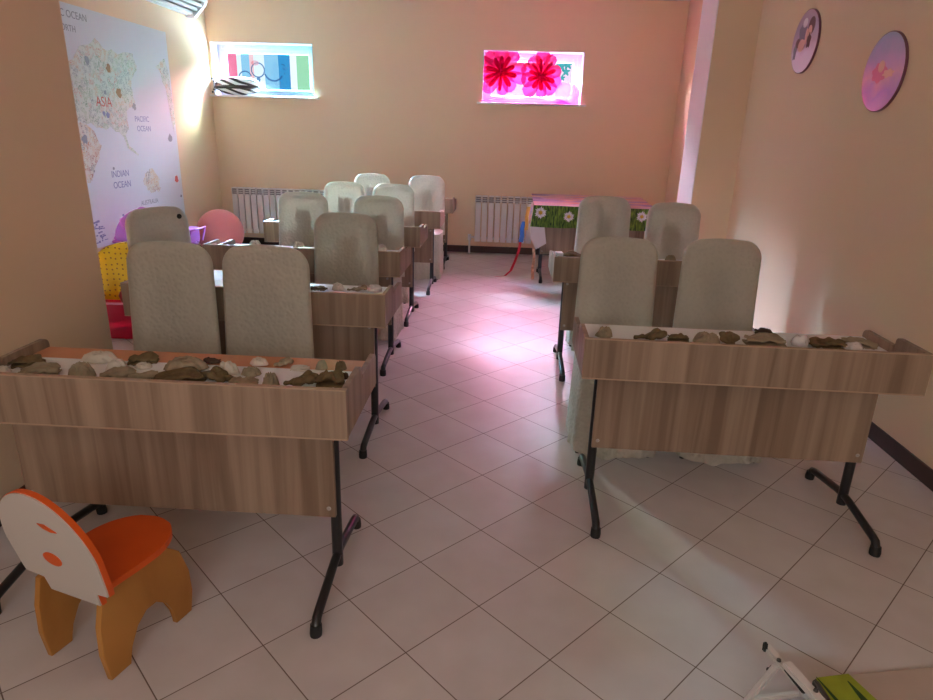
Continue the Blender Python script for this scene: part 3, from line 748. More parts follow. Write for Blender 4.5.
# ------------------------------------------------------------------ covered chairs
def half_w(v):      # v 0..1 over the back's height .40 .. .99
    z = .40+v*.59
    w = .204-.014*(v)
    rc = .09
    if z > .99-rc:
        q = (z-(.99-rc))/rc
        w = w-rc*.98*(1-math.sqrt(max(0, 1-q*q)))
    return w
def make_chair(label):
    t = thing('covered_chair', label, 'chair')
    lean = lambda z: .06*(z-.40)
    bm = BM()
    def fb(sgn):
        def fn(u, v):
            a = u*2-1; v = 1-(1-v)**1.6
            z = .40+v*.59
            th = .024*(1-abs(a)**9)*(1 if v < .9 else math.sqrt(max(0, 1-((v-.9)/.1)**2)))
            w = .0015*noise.noise(Vector((a*3, z*7, sgn*3)))+.0012*math.sin(a*24+z*7)*(1-v)
            return Vector((a*half_w(v), sgn*(th+w*(1 if abs(a) < .95 and v < .98 else 0))+lean(z), z+.006*(1-a*a)*(v > .99)))
        return fn
    gridsurf(bm, fb(-1), 26, 34); gridsurf(bm, fb(1), 26, 34)
    bmesh.ops.remove_doubles(bm, verts=bm.verts, dist=.0009)
    obj('back_cover', bm, 'cover', t, True)
    # hoop frame and splat inside the sheer cover
    path = []
    for i in range(29):
        s = i/28
        if s < .36: p = (-.166, .40+.47*s/.36)
        elif s < .64:
            a = PI-(s-.36)/.28*PI
            p = (.166*math.copysign(abs(math.cos(a))**.6, math.cos(a)), 0.87+.088*abs(math.sin(a))**.6)
        else: p = (.166, .87-.47*(s-.64)/.36)
        path.append((p[0], lean(p[1]), p[1]))
    bm = BM(); tube(bm, path, .007, 8); obj('back_frame', bm, 'frame', t, True)
    obj('back_splat', box(BM(), -.062, .062, .014, .022, .42, .86, .003), 'frame', t)
    # seat
    bm = BM(); NS = 96
    def per(u):
        # rounded rectangle perimeter, x +-.205, y -.42..0.02
        a = 2*PI*u; c, s = math.cos(a), math.sin(a); p = 5
        r = (abs(c)**p+abs(s)**p)**(-1/p)
        return c*r, s*r
    def sk(u, v):
        cx, sy = per(u)
        z = .455*(1-v)+.012*v
        fl = 1+.05*v**1.3
        a = 2*PI*u
        wv = (.009*math.sin(a*11+2)+.007*math.sin(a*17))*v**1.2
        x = cx*(.195*fl+wv*.5); y = -.20+sy*(.215*(1+.08*v)+wv)
        if sy > 0: y = -.20+sy*(.215*(1+.02*v)+wv*.5)
        z += .010*math.sin(a*5+1)*v*v
        return Vector((x, y, max(z, .006)))
    g = gridsurf(bm, sk, NS, 14, True)
    obj('skirt', bm, 'skirt', t, True)
    bm = BM()
    def st(u, v):
        cx, sy = per(u); r = 1-v
        return Vector((cx*.198*r, -.20+sy*.216*r, .455+.022*(1-r**4)))
    gridsurf(bm, st, 48, 8, True); bmesh.ops.remove_doubles(bm, verts=bm.verts, dist=.002)
    obj('seat_cover', bm, 'cover', t, True)
    for x, y in ((-.16, -.36), (.16, -.36), (-.16, -.03), (.16, -.03)):
        bm = BM(); tube(bm, [(x*1.06, y-.01 if y < -.2 else y+.01, 0), (x, y, .45)], .011, 8); obj('chair_leg', bm, 'frame', t, True)
    return t
GC = 'chairs under white cloth covers'
chairs = [   # x, y, turn, height scale, label
    (-1.43, 2.655, 0, 1, 'left one of the two cloth-covered chairs behind the front left desk'),
    (-1.008, 2.655, -1, 1, 'right one of the two cloth-covered chairs behind the front left desk'),
    (-.93, 3.785, -2, 1.01, 'cloth-covered chair behind the second left desk'),
    (-1.975, 3.66, 58, 1.02, 'cloth-covered chair turned aside at far left, dark spot on its cover'),
    (-1.515, 4.869, -1, 1.02, 'left one of the two cloth-covered chairs behind the third left desk'),
    (-.94, 4.869, -2, 1.01, 'right one of the two cloth-covered chairs behind the third left desk'),
    (-1.462, 5.963, -1, 1.02, 'left one of the two cloth-covered chairs behind the fourth left desk'),
    (-1.01, 5.963, -1, 1.015, 'right one of the two cloth-covered chairs behind the fourth left desk'),
    (-1.41, 7.0, 1, 1.035, 'left one of the two cloth-covered chairs behind the fifth left desk'),
    (-.825, 6.99, -1, 1.035, 'right one of the two cloth-covered chairs behind the fifth left desk'),
    (.592, 3.24, -1, 1.005, 'left one of the two cloth-covered chairs behind the front right desk'),
    (1.098, 3.24, -1, 1.015, 'right one of the two cloth-covered chairs behind the front right desk'),
    (.748, 4.91, -6, 1.06, 'left one of the two cloth-covered chairs behind the second right desk'),
    (1.262, 4.91, -5, 1.03, 'right one of the two cloth-covered chairs behind the second right desk'),
]
ch0 = make_chair(chairs[0][4]); ch0['group'] = GC
for i, (x, y, r, zs, lab) in enumerate(chairs):
    if i == 0: ch0.location = (x, y, 0); ch0.rotation_euler = (0, 0, math.radians(r)); c = ch0
    else: c = dup(ch0, (x, y, 0), math.radians(r), lab, GC)
    c.scale = (1, 1, zs)
    if 'turned' in lab:
        bm = BM(); lathe(bm, [(0, -.006), (.014, -.005), (.015, 0), (0, 0)], 14, axis='y'); obj('dark_spot', bm, 'black', c, loc=(.125, .0085, .935))

# ------------------------------------------------------------------ cloth bits on the desks
def cloth_fold(name, label, cat, loc, w, d, h, mat, seed, rz=0, group=None, layers=3):
    """a strip of cloth folded over itself"""
    bm = BM(); rn = random.Random(seed); nz = Vector((seed*2.3, seed, seed*.7))
    npt = layers*10
    prof = []
    for i in range(npt+1):
        s = i/npt*layers; k = int(min(s, layers-1e-6)); f = s-k
        dirn = 1 if k % 2 == 0 else -1
        y = dirn*(f-.5)*d*(1-.12*k)
        z = .003+h*(k+.15+.7*(f if False else .5))/layers
        q = abs(f-.5)*2
        z += h/layers*.5*(q**4)*(1 if f > .5 else -1)*.9
        prof.append((y, max(z, .002)))
    def fn(u, v):
        y, z = prof[int(round(v*npt))]
        x = (u-.5)*w
        e = 1-.35*abs(u*2-1)**3
        n1 = noise.noise(Vector((u*3.1, v*4, 0))+nz); n2 = noise.noise(Vector((u*7, v*9, 2))+nz)
        return Vector((x+n1*d*.14, y*e+n2*d*.14+n1*d*.2, min(h*1.02, max(.0015, z*(.9+.3*n1)*(1-.35*abs(u*2-1)**2)+h*.14*n2))))
    gridsurf(bm, fn, 22, npt)
    o = obj(name, bm, mat, None, True, loc, (0, 0, rz))
    s = o.modifiers.new('thick', 'SOLIDIFY'); s.thickness = .0025; s.offset = 1
    return tag(o, label, cat, group)
def cloth_roll(name, label, cat, loc, w, r, mat, seed, rz=0, group=None):
    bm = BM(); nz = Vector((seed*2.3, seed, 0))
    path = [((i/12-.5)*w, .25*r*math.sin(i/12*PI*1.4+seed), r+.15*r*math.sin(i)) for i in range(13)]
    tube(bm, path, [r*(.72+.28*math.sin(PI*min(1, .25+i/12*.7)))*(1+.2*noise.noise(Vector((i*.7, seed, 0)))) for i in range(13)], 12)
    for v in bm.verts: v.co += v.co.normalized()*r*.22*noise.noise(v.co*60+nz); v.co.z = max(.001, v.co.z)
    o = obj(name, bm, mat, None, True, loc, (0, 0, rz)); return tag(o, label, cat, group)
def cloth_knot(name, label, cat, loc, w, h, mat, seed, rz=0, group=None):
    """a knotted lump with a trailing end, one mesh"""
    bm = BM(); r = h*.5
    p = []
    for i in range(40):
        s = i/39
        a = s*2*PI*1.6
        k = 1-s
        if s < .6: p.append((w*.2+r*1.0*math.cos(a), r*.9*math.sin(a), r*.75+r*.35*math.sin(a*1.5)))
        else:
            q = (s-.6)/.4
            b = Vector(p[23]) if len(p) > 23 else Vector((0, 0, 0))
            p.append((b.x*(1-q)-w*.48*q, b.y*(1-q)+.25*r*math.sin(q*5), b.z*(1-q)+.3*r*q))
    tube(bm, p, [r*(.62 if i < 24 else .62-.3*(i-24)/15)*(1+.25*math.sin(i*1.3+seed)) for i in range(40)], 9, flat=.75)
    nz = Vector((seed, seed*2, 0))
    for v in bm.verts: v.co += Vector((1, 1, .6))*r*.3*noise.noise(v.co*45+nz); v.co.z = max(.001, v.co.z)
    o = obj(name, bm, mat, None, True, loc, (0, 0, rz)); return tag(o, label, cat, group)
TZ = .7005
def place(kind, lab, x, y, w, h, mat, seed, rz=0, group=None, d=None, cat='cloth', name='folded_cloth', z=TZ):
    rz = math.radians(rz); loc = (x, y, z)
    if kind == 'f': return cloth_fold(name, lab, cat, loc, w, d or w*.6, h*.8, mat, seed, rz, group)
    if kind == 'r': return cloth_roll(name, lab, cat, loc, w, h*.5, mat, seed, rz, group)
    if kind == 'k': return cloth_knot(name, lab, cat, loc, w, h*1.15, mat, seed, rz, group)
    if kind == 'm':
        if mat == 'film':
            o = crumple(name, lab, cat, loc, w*.48, (d or w*.7)*.5, h*.62, mat, seed, .38, 6, group, 32); o.rotation_euler[2] = rz; return o
        return cloth_wad(name, lab, cat, loc, w, d or w*.72, h, mat, seed, rz, group)
def cloth_wad(name, label, cat, loc, w, d, h, mat, seed, rz, group):
    """a loosely bunched piece of cloth: long creases run over a low heap with a ragged hem"""
    rn = random.Random(seed); nz = Vector((seed*2.7, seed*1.3, 0)); ca = rn.uniform(-.5, .5); k = rn.uniform(2.2, 3.2)
    bm = BM(); nr, na = 16, 56
    def surf(u, v):
        a = 2*PI*u; r = v
        hem = 1+.22*noise.noise(Vector((math.cos(a)*1.3, math.sin(a)*1.3, seed*5.1)))+.10*noise.noise(Vector((math.cos(a)*4, math.sin(a)*4, seed)))
        x, y = math.cos(a)*r*hem, math.sin(a)*r*hem
        q = Vector((x*math.cos(ca)+y*math.sin(ca), -x*math.sin(ca)+y*math.cos(ca), 0))
        f = noise.noise(Vector((q.x*1.1, q.y*k, seed*3))+nz*.1); rid = (1-2.2*abs(f))
        f2 = 1-2*abs(noise.noise(Vector((q.x*2.3, q.y*k*2.1, seed*7))))
        dome = max(0, 1-r**5)
        z = dome*(.42+.42*rid+.18*f2)+.10*(1-r**6)
        return Vector((x*w*.5+.10*w*f*(1-r), y*d*.5+.08*d*f2*(1-r), max(.002, z*h*.86)))
    g = gridsurf(bm, lambda u, v: surf(u, max(v, .001)), na, nr, True)
    rim = g[-1]; low = [bm.verts.new((v.co.x*.93, v.co.y*.93, .0004)) for v in rim]
    for i in range(na):
        j = (i+1) % na; bm.faces.new((rim[i], rim[j], low[j], low[i]))
    bm.faces.new(low)
    bmesh.ops.remove_doubles(bm, verts=bm.verts, dist=1e-5)
    return tag(obj(name, bm, mat, None, True, loc, (0, 0, rz)), label, cat, group)
GA = 'crumpled cloths on the front left desk'
A = [
 ('f', 'olive folded cloth at the far left end of the front left desk', -1.55, 1.925, .10, .036, 'olive', 1, 8),
 ('m', 'small pale cloth at the left edge of the front left desk, nearest its front rim', -1.578, 1.851, .05, .025, 'pale', 2, 0),
 ('f', 'grey-olive cloth with crossed lobes near the left end of the front left desk', -1.447, 1.841, .11, .043, 'greyolive', 3, 25),
 ('m', 'olive-grey cloth heap standing before the long pale cloth on the front left desk', -1.317, 1.85, .09, .052, 'greyolive', 4, -15),
 ('m', 'long pale cloth at the back of the front left desk, lying on the orange strip', -1.35, 2.0, .11, .034, 'pale', 5, 12),
 ('m', 'round pale cloth wad in the middle left of the front left desk', -1.238, 1.916, .068, .042, 'pale', 6, 0),
 ('f', 'grey-brown cloth with a raised strap end beside the round pale wad', -1.195, 1.849, .10, .038, 'greyolive', 7, 30),
 ('f', 'olive cloth lying at the foot of the left covered chair on the front left desk', -1.196, 2.0, .09, .036, 'olive', 8, 18),
 ('m', 'small flat pale cloth just in front of the olive one by the left covered chair', -1.172, 1.955, .058, .019, 'pale', 9, 0),
 ('r', 'narrow rolled grey-olive cloth lying slantwise at the front rim of the front left desk', -1.107, 1.842, .085, .03, 'greyolive', 10, 35),
 ('m', 'largest grey-olive oblong cloth amid the front left desk', -1.035, 1.962, .14, .042, 'greyolive', 11, -6),
 ('f', 'long twisted dark olive cloth at mid front rim of the front left desk', -.997, 1.857, .155, .038, 'olive', 12, 16),
 ('k', 'dark olive knotted cloth right of centre on the front left desk', -.868, 1.868, .105, .042, 'olive', 13, 170),
 ('m', 'round pale cloth standing behind the dark olive knot', -.878, 1.936, .066, .046, 'pale', 14, 0),
 ('f', 'thin dark brown cloth scrap on the orange strip of the front left desk', -.975, 2.03, .06, .016, 'darkcloth', 15, -10),
 ('m', 'grey oval cloth right of the pale round cloth on the front left desk', -.801, 1.935, .063, .03, 'greyolive', 16, 0),
 ('f', 'flat grey cloth at the front rim below the grey oval cloth', -.79, 1.848, .088, .024, 'greyolive', 17, 3),
 ('m', 'grey-olive cloth wad, third from right along the front left desk rim', -.708, 1.86, .06, .044, 'greyolive', 18, -30),
 ('k', 'big rounded olive cloth bundle, second from right along the front left desk rim', -.616, 1.866, .092, .046, 'olive', 19, 0),
 ('f', 'tallest wrinkled olive cloth pile in the right corner of the front left desk', -.52, 1.87, .086, .062, 'olive', 20, 6),
 ('m', 'pale cloth on the orange strip behind the grey oval cloth', -.81, 2.035, .064, .026, 'pale', 21, 0),
 ('k', 'grey-brown knotted cloth on the orange strip beside the right covered chair', -.731, 2.035, .058, .028, 'greyolive', 22, 20),
 ('f', 'small flat pinkish scrap of cloth on the right of the orange strip', -.659, 2.004, .062, .015, 'pale', 23, 0),
 ('m', 'small upright olive cloth at the back of the front left desk, left of a twin', -.589, 2.023, .042, .032, 'greyolive', 24, 40),
 ('m', 'small upright olive cloth in the back right corner of the front left desk', -.526, 2.022, .044, .034, 'olive', 25, 50),
 ('m', 'tiny dark cloth scrap against the right side panel of the front left desk', -.490, 1.942, .024, .024, 'darkcloth', 26, 0),
]
for a in A: place(*a[:9], group=GA)
GB = 'crumpled cloths on the front right desk'
B = [
 ('m', 'boxy olive-grey cloth at the left end of the front right desk', .433, 2.542, .066, .046, 'greyolive', 31, 0),
 ('k', 'olive knotted cloth with a tail pointing left, second from left on the front right desk', .612, 2.528, .13, .045, 'olive', 32, 0),
 ('f', 'olive folded cloth, third from left on the front right desk', .728, 2.532, .08, .033, 'olive', 33, 0),
 ('m', 'grey-brown leaf-shaped cloth in front of the right covered chair on the front right desk', .838, 2.521, .10, .046, 'greyolive', 34, -8),
 ('k', 'small olive knotted cloth at the middle of the front right desk', .928, 2.522, .062, .043, 'olive', 35, 90),
 ('f', 'largest grey-brown heaped cloth on the front right desk', 1.068, 2.53, .155, .052, 'greyolive', 36, 4),
 ('f', 'dark brown cloth flap behind the largest heap, beside the right covered chair', 1.115, 2.665, .07, .03, 'darkcloth', 37, -12),
 ('f', 'olive folded cloth between two pieces of clear film on the front right desk', 1.318, 2.528, .137, .04, 'olive', 38, -4),
 ('f', 'long grey-brown cloth strap lying at the right end of the front right desk', 1.462, 2.575, .13, .032, 'greyolive', 39, -22),
]
for a in B: place(*a[:9], group=GB)
place('m', 'small crumpled ball of clear film on the front right desk', 1.213, 2.538, .064, .046, 'film', 40, 0, cat='plastic film', name='crumpled_film')
place('m', 'wide flat crumpled clear film right of the olive cloth, front right desk', 1.405, 2.51, .08, .03, 'film', 41, 0, cat='plastic film', name='crumpled_film')
GD = 'small cloths on the farther desks'
Cc = [
 ('f', 'flat dark olive cloth right of the covered chair on the second left desk', -.915, 3.13, .085, .022, 'olive', 51, 0),
 ('m', 'round pale cloth beside the dark flat one on the second left desk', -.815, 3.14, .06, .042, 'pale', 52, 0),
 ('k', 'brown bow-like cloth on the second left desk', -.715, 3.14, .107, .032, 'greyolive', 53, 0),
 ('m', 'crumpled whitish cloth at the right end of the second left desk', -.63, 3.15, .07, .036, 'film', 54, 0),
 ('m', 'pale cloth mound at left of the third left desk, seen over the right front chair', -1.66, 4.26, .088, .05, 'pale', 55, 0),
 ('m', 'pale cloth mound on the third left desk below the left chair behind it', -1.36, 4.26, .08, .052, 'pale', 56, 0),
 ('m', 'pale cloth mound at the right end of the third left desk', -.80, 4.26, .081, .052, 'pale', 57, 0),
 ('f', 'olive cloth at the left end of the second right desk beside the small white box', .475, 4.30, .19, .045, 'olive', 58, 0),
 ('m', 'left one of two brown cloth lumps on the second right desk', 1.117, 4.30, .075, .048, 'greyolive', 59, 0),
 ('m', 'right one of two brown cloth lumps on the second right desk', 1.24, 4.30, .069, .048, 'greyolive', 60, 0),
]
for a in Cc: place(*a[:9], group=GD)
o = obj('small_box', box(box(BM(), -.022, .022, -.03, .03, 0, .055, .004), .022, .05, -.02, .02, 0, .025, .003), 'white_plastic', None, False, (.374, 4.20, TZ), (0, 0, .1)); tag(o, 'small white plastic box at the left end of the second right desk', 'box')
place('m', 'crumpled white bag on the second left desk between the two front chairs', -1.30, 3.10, .12, .11, 'film', 61, 0, cat='bag', name='plastic_bag')

# ------------------------------------------------------------------ daisy tablecloth desk at back right
tc = thing('tablecloth', 'plastic tablecloth printed with daisies, grass and sunset sky over the back right desk', 'tablecloth', (.945, 6.944, 0))
bm = BM()
def ctop(u, v):
    x = -.63+1.26*u; y = -.185+1.0*v
    return Vector((x, y, .7835+.045*max(0, v-.25)+.004*noise.noise(Vector((x*5, y*5, 0)))*(0 if v < .05 else 1)))
gridsurf(bm, ctop, 30, 16)
bmesh.ops.solidify(bm, geom=bm.faces[:], thickness=.0025)
obj('printed_top', bm, 'skyprint', tc, True, angle=50)
bm = BM()
def cfr(u, v):
    x = -.632+1.264*u+.0*v - (.03*v if u < .02 else 0)
    return Vector((x, -.189-.012*v-.006*v*math.sin(u*34), .786-.215*v-.006*math.sin(u*9)*v))
gridsurf(bm, cfr, 60, 8); bmesh.ops.solidify(bm, geom=bm.faces[:], thickness=.0022)
fr = obj('printed_front', bm, 'grass', tc, True, angle=50)
for (x, z, s) in ((-.565, .715, .066), (-.275, .685, .060), (.27, .69, .060), (.46, .71, .06)):
    bm = BM()
    for k in range(17):
        a = 2*PI*k/17; L = s*(.9+.12*math.sin(k*2.1))
        c, q = math.cos(a), math.sin(a)
        pts = [(x+.2*L*c-.05*L*-q, z+.2*L*q-.05*L*c), (x+.7*L*c+.14*L*q, z+.7*L*q-.14*L*c), (x+L*c, z+L*q), (x+.7*L*c-.14*L*q, z+.7*L*q+.14*L*c)]
        prism(bm, pts, -.2085, -.2095, 'y')
    d = obj('printed_daisy', bm, 'petalw', tc)
    bm = BM(); lathe(bm, [(0, -.2112), (s*.27, -.2108), (s*.3, -.2085)], 16, (x, 0, z), 'y'); obj('daisy_centre', bm, 'petaly', d)
bm = BM()
def csd(u, v):
    y = -.185+.45*u
    return Vector((-.640-.012*math.sin(u*9)*v-.02*v, y, .785-.19*v*(1-.1*u)))
gridsurf(bm, csd, 20, 6); bmesh.ops.solidify(bm, geom=bm.faces[:], thickness=.002)
obj('printed_side', bm, 'skyprint', tc, True, angle=50)
bm = BM(); prism(bm, [(-.648, .575), (-.515, .575), (-.485, .40), (-.59, .335), (-.655, .46)], -.195, -.193, 'y'); obj('hanging_corner', bm, 'lining', tc)
def ribbon(label, pts, w, mat):
    bm = BM(); L = []
    for i, p in enumerate(pts):
        p = Vector(p); L.append((bm.verts.new(p+Vector((-w/2, 0, 0))), bm.verts.new(p+Vector((w/2, .004, 0)))))
    for a, b in zip(L, L[1:]): bm.faces.new((a[0], a[1], b[1], b[0]))
    bmesh.ops.solidify(bm, geom=bm.faces[:], thickness=.0012)
    tag(obj('ribbon', bm, mat, None, True, angle=60), label, 'ribbon', 'ribbons hanging at the daisy tablecloth')
ribbon('yellow ribbon hanging at the left corner of the daisy tablecloth', [(.262, 6.83, .76), (.245, 6.82, .66), (.25, 6.82, .58), (.245, 6.82, .52)], .035, 'yelribbon')
ribbon('blue ribbon hanging at the left side of the daisy tablecloth', [(.225, 6.9, .60), (.205, 6.9, .52), (.21, 6.9, .44), (.20, 6.9, .38)], .045, 'blueribbon')
ribbon('red ribbon trailing from the daisy tablecloth down onto the floor', [(.20, 6.95, .40), (.185, 6.94, .28), (.15, 6.92, .17), (.11, 6.9, .07), (.05, 6.88, .015), (-.06, 6.86, .004), (-.13, 6.85, .004)], .028, 'redribbon')
ribbon('pale orange ribbon hanging below the tablecloth corner to the floor', [(.335, 6.76, .345), (.345, 6.77, .24), (.335, 6.78, .12), (.345, 6.79, .02), (.34, 6.80, .004)], .03, 'stripribbon')

# ------------------------------------------------------------------ pink gym ball
bm = BM(); bmesh.ops.create_uvsphere(bm, u_segments=40, v_segments=24, radius=.268)
o = obj('gym_ball', bm, 'pinkball', None, True, (-3.33, 7.5, .268)); tag(o, 'large pink gym ball on the floor in the back left corner', 'ball')

# ------------------------------------------------------------------ yellow and red toddler seat
t = thing('toddler_seat', 'plastic toddler seat with yellow dotted back and red base beside the left wall corner', 'toy', (-2.64, 4.42, 0), math.radians(6))
bm = BM()
pts = [(-.25, .24), (.25, .24)] + [(.27*math.cos(a), .50+.165*math.sin(a)) for a in [PI*i/16 for i in range(17)]]
prism(bm, pts, .02, .06, 'y', bev=.01); obj('backrest', bm, 'yellow_dots', t, True, angle=50)
bm = BM()
def tub(u, v):
    a = 2*PI*u; p = 4; c, s = math.cos(a), math.sin(a); r = (abs(c)**p+abs(s)**p)**(-1/p)
    k = .84+.16*v
    return Vector((c*r*.24*k, s*r*.2*k, .005+.265*v+.02*v*math.sin(a)*0))
g = gridsurf(bm, tub, 48, 8, True)
bm.faces.new([g[0][k] for k in range(48)])
bmesh.ops.solidify(bm, geom=bm.faces[:], thickness=.012)
obj('seat_tub', bm, 'red', t, True, angle=50)
bm = BM(); tube(bm, [(.24*math.cos(2*PI*k/40)*1.0*((abs(math.cos(2*PI*k/40))**4+abs(math.sin(2*PI*k/40))**4)**-.25), .2*math.sin(2*PI*k/40)*((abs(math.cos(2*PI*k/40))**4+abs(math.sin(2*PI*k/40))**4)**-.25), .272) for k in range(41)], .008, 6); obj('tub_rim', bm, 'pinktub', t, True)
bm = BM(); lathe(bm, [(0, .36), (.03, .35), (.042, .32), (.03, .28), (.02, .26), (0, .26)], 16, (.0, -.15, 0)); obj('handle_knob', bm, 'darkred', t, True)

# ------------------------------------------------------------------ lilac toy pram against the left wall
t = thing('toy_pram', 'lilac toy pram with arched hood and pink tub under the wall map', 'toy', (-3.22, 5.86, 0), math.radians(3)); t.scale = (.93, .93, 1)
bm = BM()
def ptub(u, v):
    a = 2*PI*u; p = 3; c, s = math.cos(a), math.sin(a); r = (abs(c)**p+abs(s)**p)**(-1/p)
    k = .72+.28*v
    return Vector((c*r*.40*k, s*r*.2*k, .22+.2*v))
g = gridsurf(bm, ptub, 40, 8, True); bm.faces.new(list(g[0])); bmesh.ops.solidify(bm, geom=bm.faces[:], thickness=.008)
obj('tub', bm, 'pinktub', t, True, angle=50)
def hood(name, xc, a0, a1):
    bm = BM()
    def fn(u, v):
        a = math.radians(a0+(a1-a0)*u); b = PI*v
        R = .33
        return Vector((xc+math.cos(a)*R*math.sin(b)**.6, -.2*math.cos(b), .43+math.sin(a)*R*.92*math.sin(b)**.6))
    gridsurf(bm, fn, 14, 14); obj(name, bm, 'lilac', t, True)
hood('hood', -.06, 62, 176)
for a in (62, 100, 138, 174):
    a = math.radians(a); bm = BM()
    tube(bm, [(-.06+math.cos(a)*.333*math.sin(PI*i/18)**.6, -.2*math.cos(PI*i/18), .43+math.sin(a)*.333*.92*math.sin(PI*i/18)**.6) for i in range(19)], .007, 6); obj('hood_rib', bm, 'lilac2', t, True)
bm = BM(); tube(bm, [(.40*math.cos(2*PI*k/40)*((abs(math.cos(2*PI*k/40))**3+abs(math.sin(2*PI*k/40))**3)**(-1/3)), .2*math.sin(2*PI*k/40)*((abs(math.cos(2*PI*k/40))**3+abs(math.sin(2*PI*k/40))**3)**(-1/3)), .425) for k in range(41)], .011, 8); obj('tub_rim', bm, 'lilac2', t, True)
bm = BM(); box(bm, .30, .395, -.12, .12, .43, .56, .01); obj('foot_cover', bm, 'lilac', t)
bm = BM(); tube(bm, [(.39, -.18, .42), (.43, -.18, .55), (.43, .18, .55), (.39, .18, .42)], .009, 8); obj('push_handle', bm, 'lilac2', t, True)
for x in (-.25, .25):
    for y in (-.17, .17):
        bm = BM(); lathe(bm, [(0, -.012), (.03, -.012), (.08, -.014), (.085, 0), (.08, .014), (.03, .012), (0, .012)], 24, (x, y, .085), 'y'); obj('wheel', bm, 'lilac2', t, True, angle=40)
bm = BM()
for x in (-.25, .25): tube(bm, [(x, -.17, .085), (x, .17, .085)], .007, 6); tube(bm, [(x, 0, .085), (x*.6, 0, .24)], .009, 6)
obj('chassis', bm, 'white_plastic', t)

# ------------------------------------------------------------------ child's chair, front left
t = thing('child_chair', 'small childs chair with orange seat, white back and plywood sides at front left', 'chair', (-1.026, 1.35, 0), -math.atan2(.297, .955))
prof = [(0, 0), (-.012, .09), (-.006, .18), (.012, .262)] + [(.06, .278), (.24, .278)] + [(.285, .235), (.312, .15), (.316, .07), (.303, 0), (.241, 0), (.238, .05), (.215, .10), (.178, .133), (.14, .133), (.103, .105), (.075, .055), (.066, 0)]
for x0 in (-.25, -.02):
    bm = BM(); prism(bm, prof, x0, x0+.02, 'x', bev=.003); obj('side_panel', bm, 'ply', t)
bm = BM()
pts = [(-.245, .03), (.007, .03), (.010, .12)] + arc(-.119, .185, .13, 0, 180, 20, .15) + [(-.248, .12)]
prism(bm, pts, .278, .298, 'z', bev=.004); obj('seat', bm, 'orange', t)
bk = [(-.195, .245), (-.012, .245), (-.008, .292), (.036, .296), (.040, .32)] + arc(-.115, .40, .163, 5, 175, 26, .205)[0:] + [(-.270, .32), (-.266, .296), (-.199, .292)]
def lean_prism(pts, y0, y1, bev=0):
    bm = BM(); prism(bm, pts, y0, y1, 'y', bev=bev)
    for v in bm.verts: v.co.y -= .2*(v.co.z-.27); v.co.x += .012
    return bm
obj('backrest', lean_prism(bk, .006, .022, .002), 'orange', t)
obj('back_sheet', lean_prism([(-.115+(x+.115)*.985, .42+(z-.42)*.985) for x, z in bk], .0015, .006), 'chairwhite', t)
obj('cutout', lean_prism(arc(-.120, .385, .032, 0, 359, 28, .023)[:-1], -.0005, .0014), 'orange', t)
obj('cutout', lean_prism([(-.112, .512), (-.087, .515), (-.05, .497), (-.072, .493), (-.097, .499)], -.0005, .0014), 'orange', t)

# ------------------------------------------------------------------ folding frame, front right corner
t = thing('folding_frame', 'white folding frame with dark rivets and green leaf-print cloth at the lower right', 'folding stool', (0, 0, 0))
def bar(bm, a, b, w=.022, h=.012):
    a, b = Vector(a), Vector(b); d = (b-a).normalized(); s = d.cross(Vector((0, 0, 1)))
    if s.length < .1: s = Vector((1, 0, 0))
    s.normalize(); u = s.cross(d)
    A = [bm.verts.new(a+s*i*w/2+u*j*h/2) for i, j in ((-1, -1), (1, -1), (1, 1), (-1, 1))]; B = [bm.verts.new(b+s*i*w/2+u*j*h/2) for i, j in ((-1, -1), (1, -1), (1, 1), (-1, 1))]
    fs = [bm.faces.new(A), bm.faces.new(B[::-1])]+[bm.faces.new((A[i], B[i], B[(i+1) % 4], A[(i+1) % 4])) for i in range(4)]
    bmesh.ops.bevel(bm, geom=list(set(e for f in fs for e in f.edges)), offset=.003, segments=2, affect='EDGES')
    return bm
bm = BM(); bar(bm, (.753, 1.428, .20), (.800, 1.300, .185)); obj('side_rail', bm, 'framewhite', t)
bm = BM(); bar(bm, (.772, 1.352, .215), (.842, 1.165, .20), .026, .016); obj('side_rail', bm, 'framewhite', t)
bm = BM(); bar(bm, (.762, 1.372, .188), (.735, 1.428, .006), .022, .014); l1 = obj('folding_leg', bm, 'framewhite', t)
bm = BM(); bar(bm, (.735, 1.428, .012), (.90, 1.462, .012), .016, .012); obj('floor_bar', bm, 'framewhite', t)
bm = BM(); bar(bm, (.90, 1.462, .012), (.83, 1.20, .195), .02, .012); obj('folding_leg', bm, 'framewhite', t)
for p in ((.764, 1.372, .203), (.758, 1.386, .165), (.755, 1.394, .15), (.805, 1.262, .222)):
    bm = BM(); lathe(bm, [(0, .006), (.005, .005), (.006, 0), (0, -.004)], 12, p); obj('rivet', bm, 'frame', t, True)
bm = BM(); bar(bm, (.7515, 1.43, .205), (.744, 1.412, .196), .012, .02); obj('black_end_cap', bm, 'rubber', t)
bm = BM(); bar(bm, (.768, 1.345, .206), (.795, 1.285, .19), .01, .012); obj('black_trim', bm, 'rubber', t)
bm = BM()
gp = [(.905, 1.43), (1.0, 1.452), (1.035, 1.36), (1.06, 1.2), (.86, 1.12), (.845, 1.2)]
prism(bm, gp, .098, .101, 'z'); obj('leaf_cloth', bm, 'green', t)
